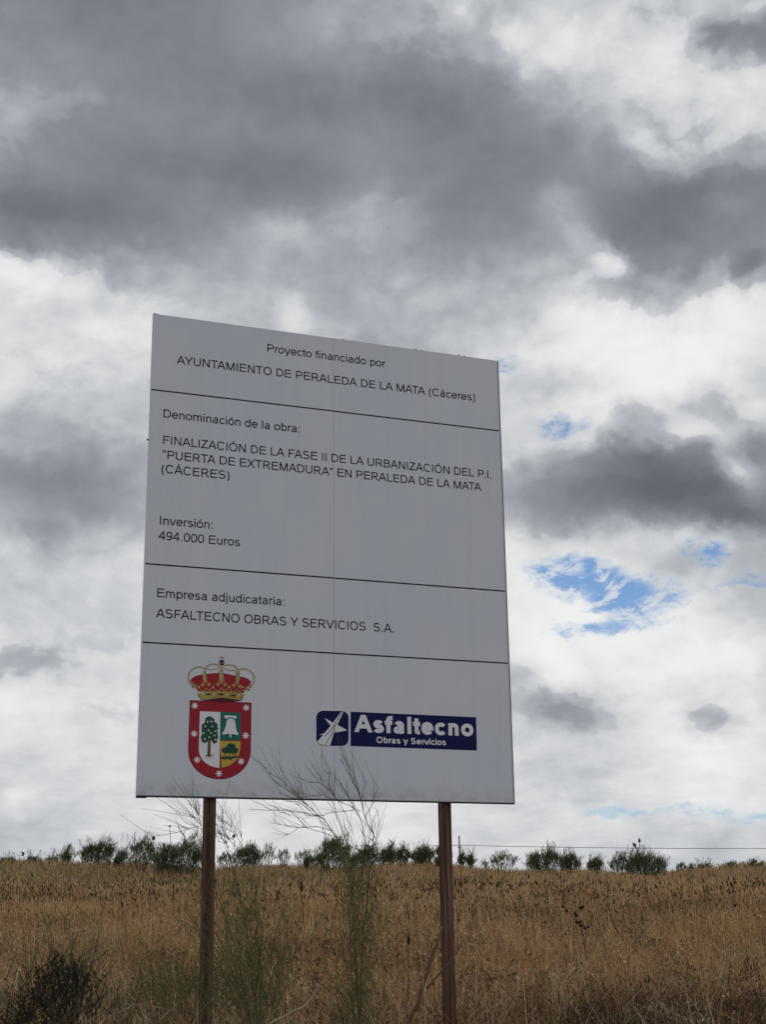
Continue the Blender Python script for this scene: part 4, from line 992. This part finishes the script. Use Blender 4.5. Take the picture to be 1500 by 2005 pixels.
def heads(name, label, cat, stem, Y, hs, col, hcol):
    """single plant: stem with one or more seed heads (px, py, length, width in metres, direction)"""
    p0 = stem[0][0]; g = at(p0[0], p0[1], Y); root = Vector((g.x, Y, gz(g.x, Y))); e = tag(empty(name, root), label, cat)
    m = MB()
    for pts in stem: m.tube([at(x, y, Y) - root for x, y in pts], .003 * max(1, Y / 10), .0018 * max(1, Y / 10), 4, col)
    m.build('stem', M_WOOD, e)
    for (px, py, L, w, d) in hs:
        h_ = MB(); p = at(px, py, Y) - root
        h_.lens(p - Vector(d).normalized() * L * .5, d, L, w, hcol, 7)
        for k in range(9):
            dd = (Vector(d).normalized() + Vector((rnd.gauss(0, .5), rnd.gauss(0, .5), rnd.gauss(0, .3)))).normalized(); h_.tube([p, p + dd * L * .75], w * .12, w * .05, 3, hcol)
        h_.build('seed_head', M_WOOD, e)
    return e
heads('wild_carrot', 'dried umbel seed head with dark closed cup left of the left post', 'plant', [[(303, 1760), (301, 1700), (300, 1648)]], 13, [(300, 1641, .035, .018, (0, 0, 1))], (.09, .07, .04), (.07, .045, .05))
heads('wild_carrot', 'thin dried flower stalk, its tiny head highest, nearest the left post', 'plant', [[(340, 1760), (335, 1690), (332, 1622)]], 13, [(332, 1618, .02, .011, (0, 0, 1))], (.09, .08, .05), (.08, .06, .06))
heads('wild_carrot', 'dried flower with reddish round head right of the left post', 'plant', [[(462, 1760), (460, 1700), (459, 1645)]], 11.5, [(458, 1637, .032, .014, (0, 0, -1))], (.09, .08, .05), (.24, .07, .07))
heads('thistle', 'dry two-headed thistle standing above the dark mound bush on the right', 'plant', [[(1268, 1760), (1262, 1700), (1247, 1660), (1243, 1655)], [(1250, 1668), (1254, 1656), (1252, 1648)], [(1247, 1660), (1240, 1655)]], 20, [(1243, 1654, .055, .022, (-.5, 0, .6)), (1253, 1646, .06, .018, (.1, 0, 1))], (.08, .06, .04), (.06, .04, .035))
heads('dock_stalk', 'dark-headed dock spike between the broom and the right post', 'plant', [[(800, 1960), (800, 1900), (800, 1855)]], 11, [(800, 1840, .08, .012, (0, 0, 1))], (.06, .04, .025), (.03, .02, .016))
heads('dock_stalk', 'rust-brown dock spike in the field between the posts', 'plant', [[(594, 1800), (591, 1765), (588, 1745)]], 24, [(590, 1734, .2, .028, (-.15, 0, 1))], (.07, .04, .025), (.075, .035, .022))
heads('teasel', 'dark branching seed plant with many small black heads in the right half of the grass', 'plant', [[(1150, 1880), (1140, 1825), (1126, 1790)], [(1142, 1830), (1135, 1808)], [(1146, 1850), (1150, 1815)], [(1135, 1808), (1108, 1780)]], 14,
      [(x, y, .03, .015, (0, 0, 1)) for x, y in ((1103, 1775), (1110, 1783), (1126, 1788), (1137, 1779), (1141, 1776), (1130, 1806), (1137, 1805), (1145, 1817), (1140, 1812), (1152, 1815), (1129, 1793))], (.08, .05, .03), (.02, .014, .012))

# ------------------------------------------------------------------ far pole, wire, bird
pp = at(901, 1700, 140); pz = gz(pp.x, 140); pt = at(901, 1636, 140).z
e = tag(empty('utility_pole', (pp.x, 140, pz)), 'slim dark utility pole on the skyline right of the right post', 'pole')
m = MB(); m.tube([(0, 0, -.5), (0, 0, (pt - pz) * .6), (0, 0, pt - pz)], .085, .062, 10, (.03, .028, .03)); m.build('shaft', M_WOOD, e)
m = MB(); m.box(-.16, .16, -.09, -.06, (pt - pz) * .8, (pt - pz) * .8 + .08, (.03, .028, .03)); m.build('bracket', M_WOOD, e)
m = MB(); m.tube([(0, 0, (pt - pz) * .72), (-1.3, .2, .2)], .02, .02, 4, (.05, .05, .055)); m.build('stay_wire', M_WOOD, e)
a = at(901, 1655, 139.8); b = at(2300, 1643, 139.8); m = MB()
m.tube([a.lerp(b, t) - a - Vector((0, 0, 2.2 * t * (1 - t))) for t in [i / 30 for i in range(31)]], .026, .026, 5, (.06, .06, .065))
c0 = at(840, 1656, 142) - a; m.tube([c0, Vector((0, 0, 0))], .02, .026, 4, (.06, .06, .065))
w_ = m.build('power_line', M_WOOD); w_.location = a; tag(w_, 'thin overhead wire running right from the distant pole above the bushes', 'wire')
bp = at(44.5, 1674, 45); e = tag(empty('flying_bird', bp), 'tiny dark bird flying low over the field at the far left', 'bird')
m = MB(); m.lens((-.055, 0, -.03), (.9, 0, .55), .125, .028, (.012, .012, .014), 8); m.build('body', M_WOOD, e, True)
for s_ in (1, -1):
    m = MB(); m.add([(-.01, 0, .0), (.03, 0, .015), (.01, .09 * s_, .08), (-.05, .13 * s_, .105), (-.03, .07 * s_, .06), (-.01, 0, -.008), (.03, 0, .007), (.01, .09 * s_, .074), (-.05, .13 * s_, .1), (-.03, .07 * s_, .054)],
            [(0, 1, 2, 3, 4), (9, 8, 7, 6, 5), (0, 5, 6, 1), (1, 6, 7, 2), (2, 7, 8, 3), (3, 8, 9, 4), (4, 9, 5, 0)], (.05, .05, .055)); m.build('wing', M_WOOD, e)
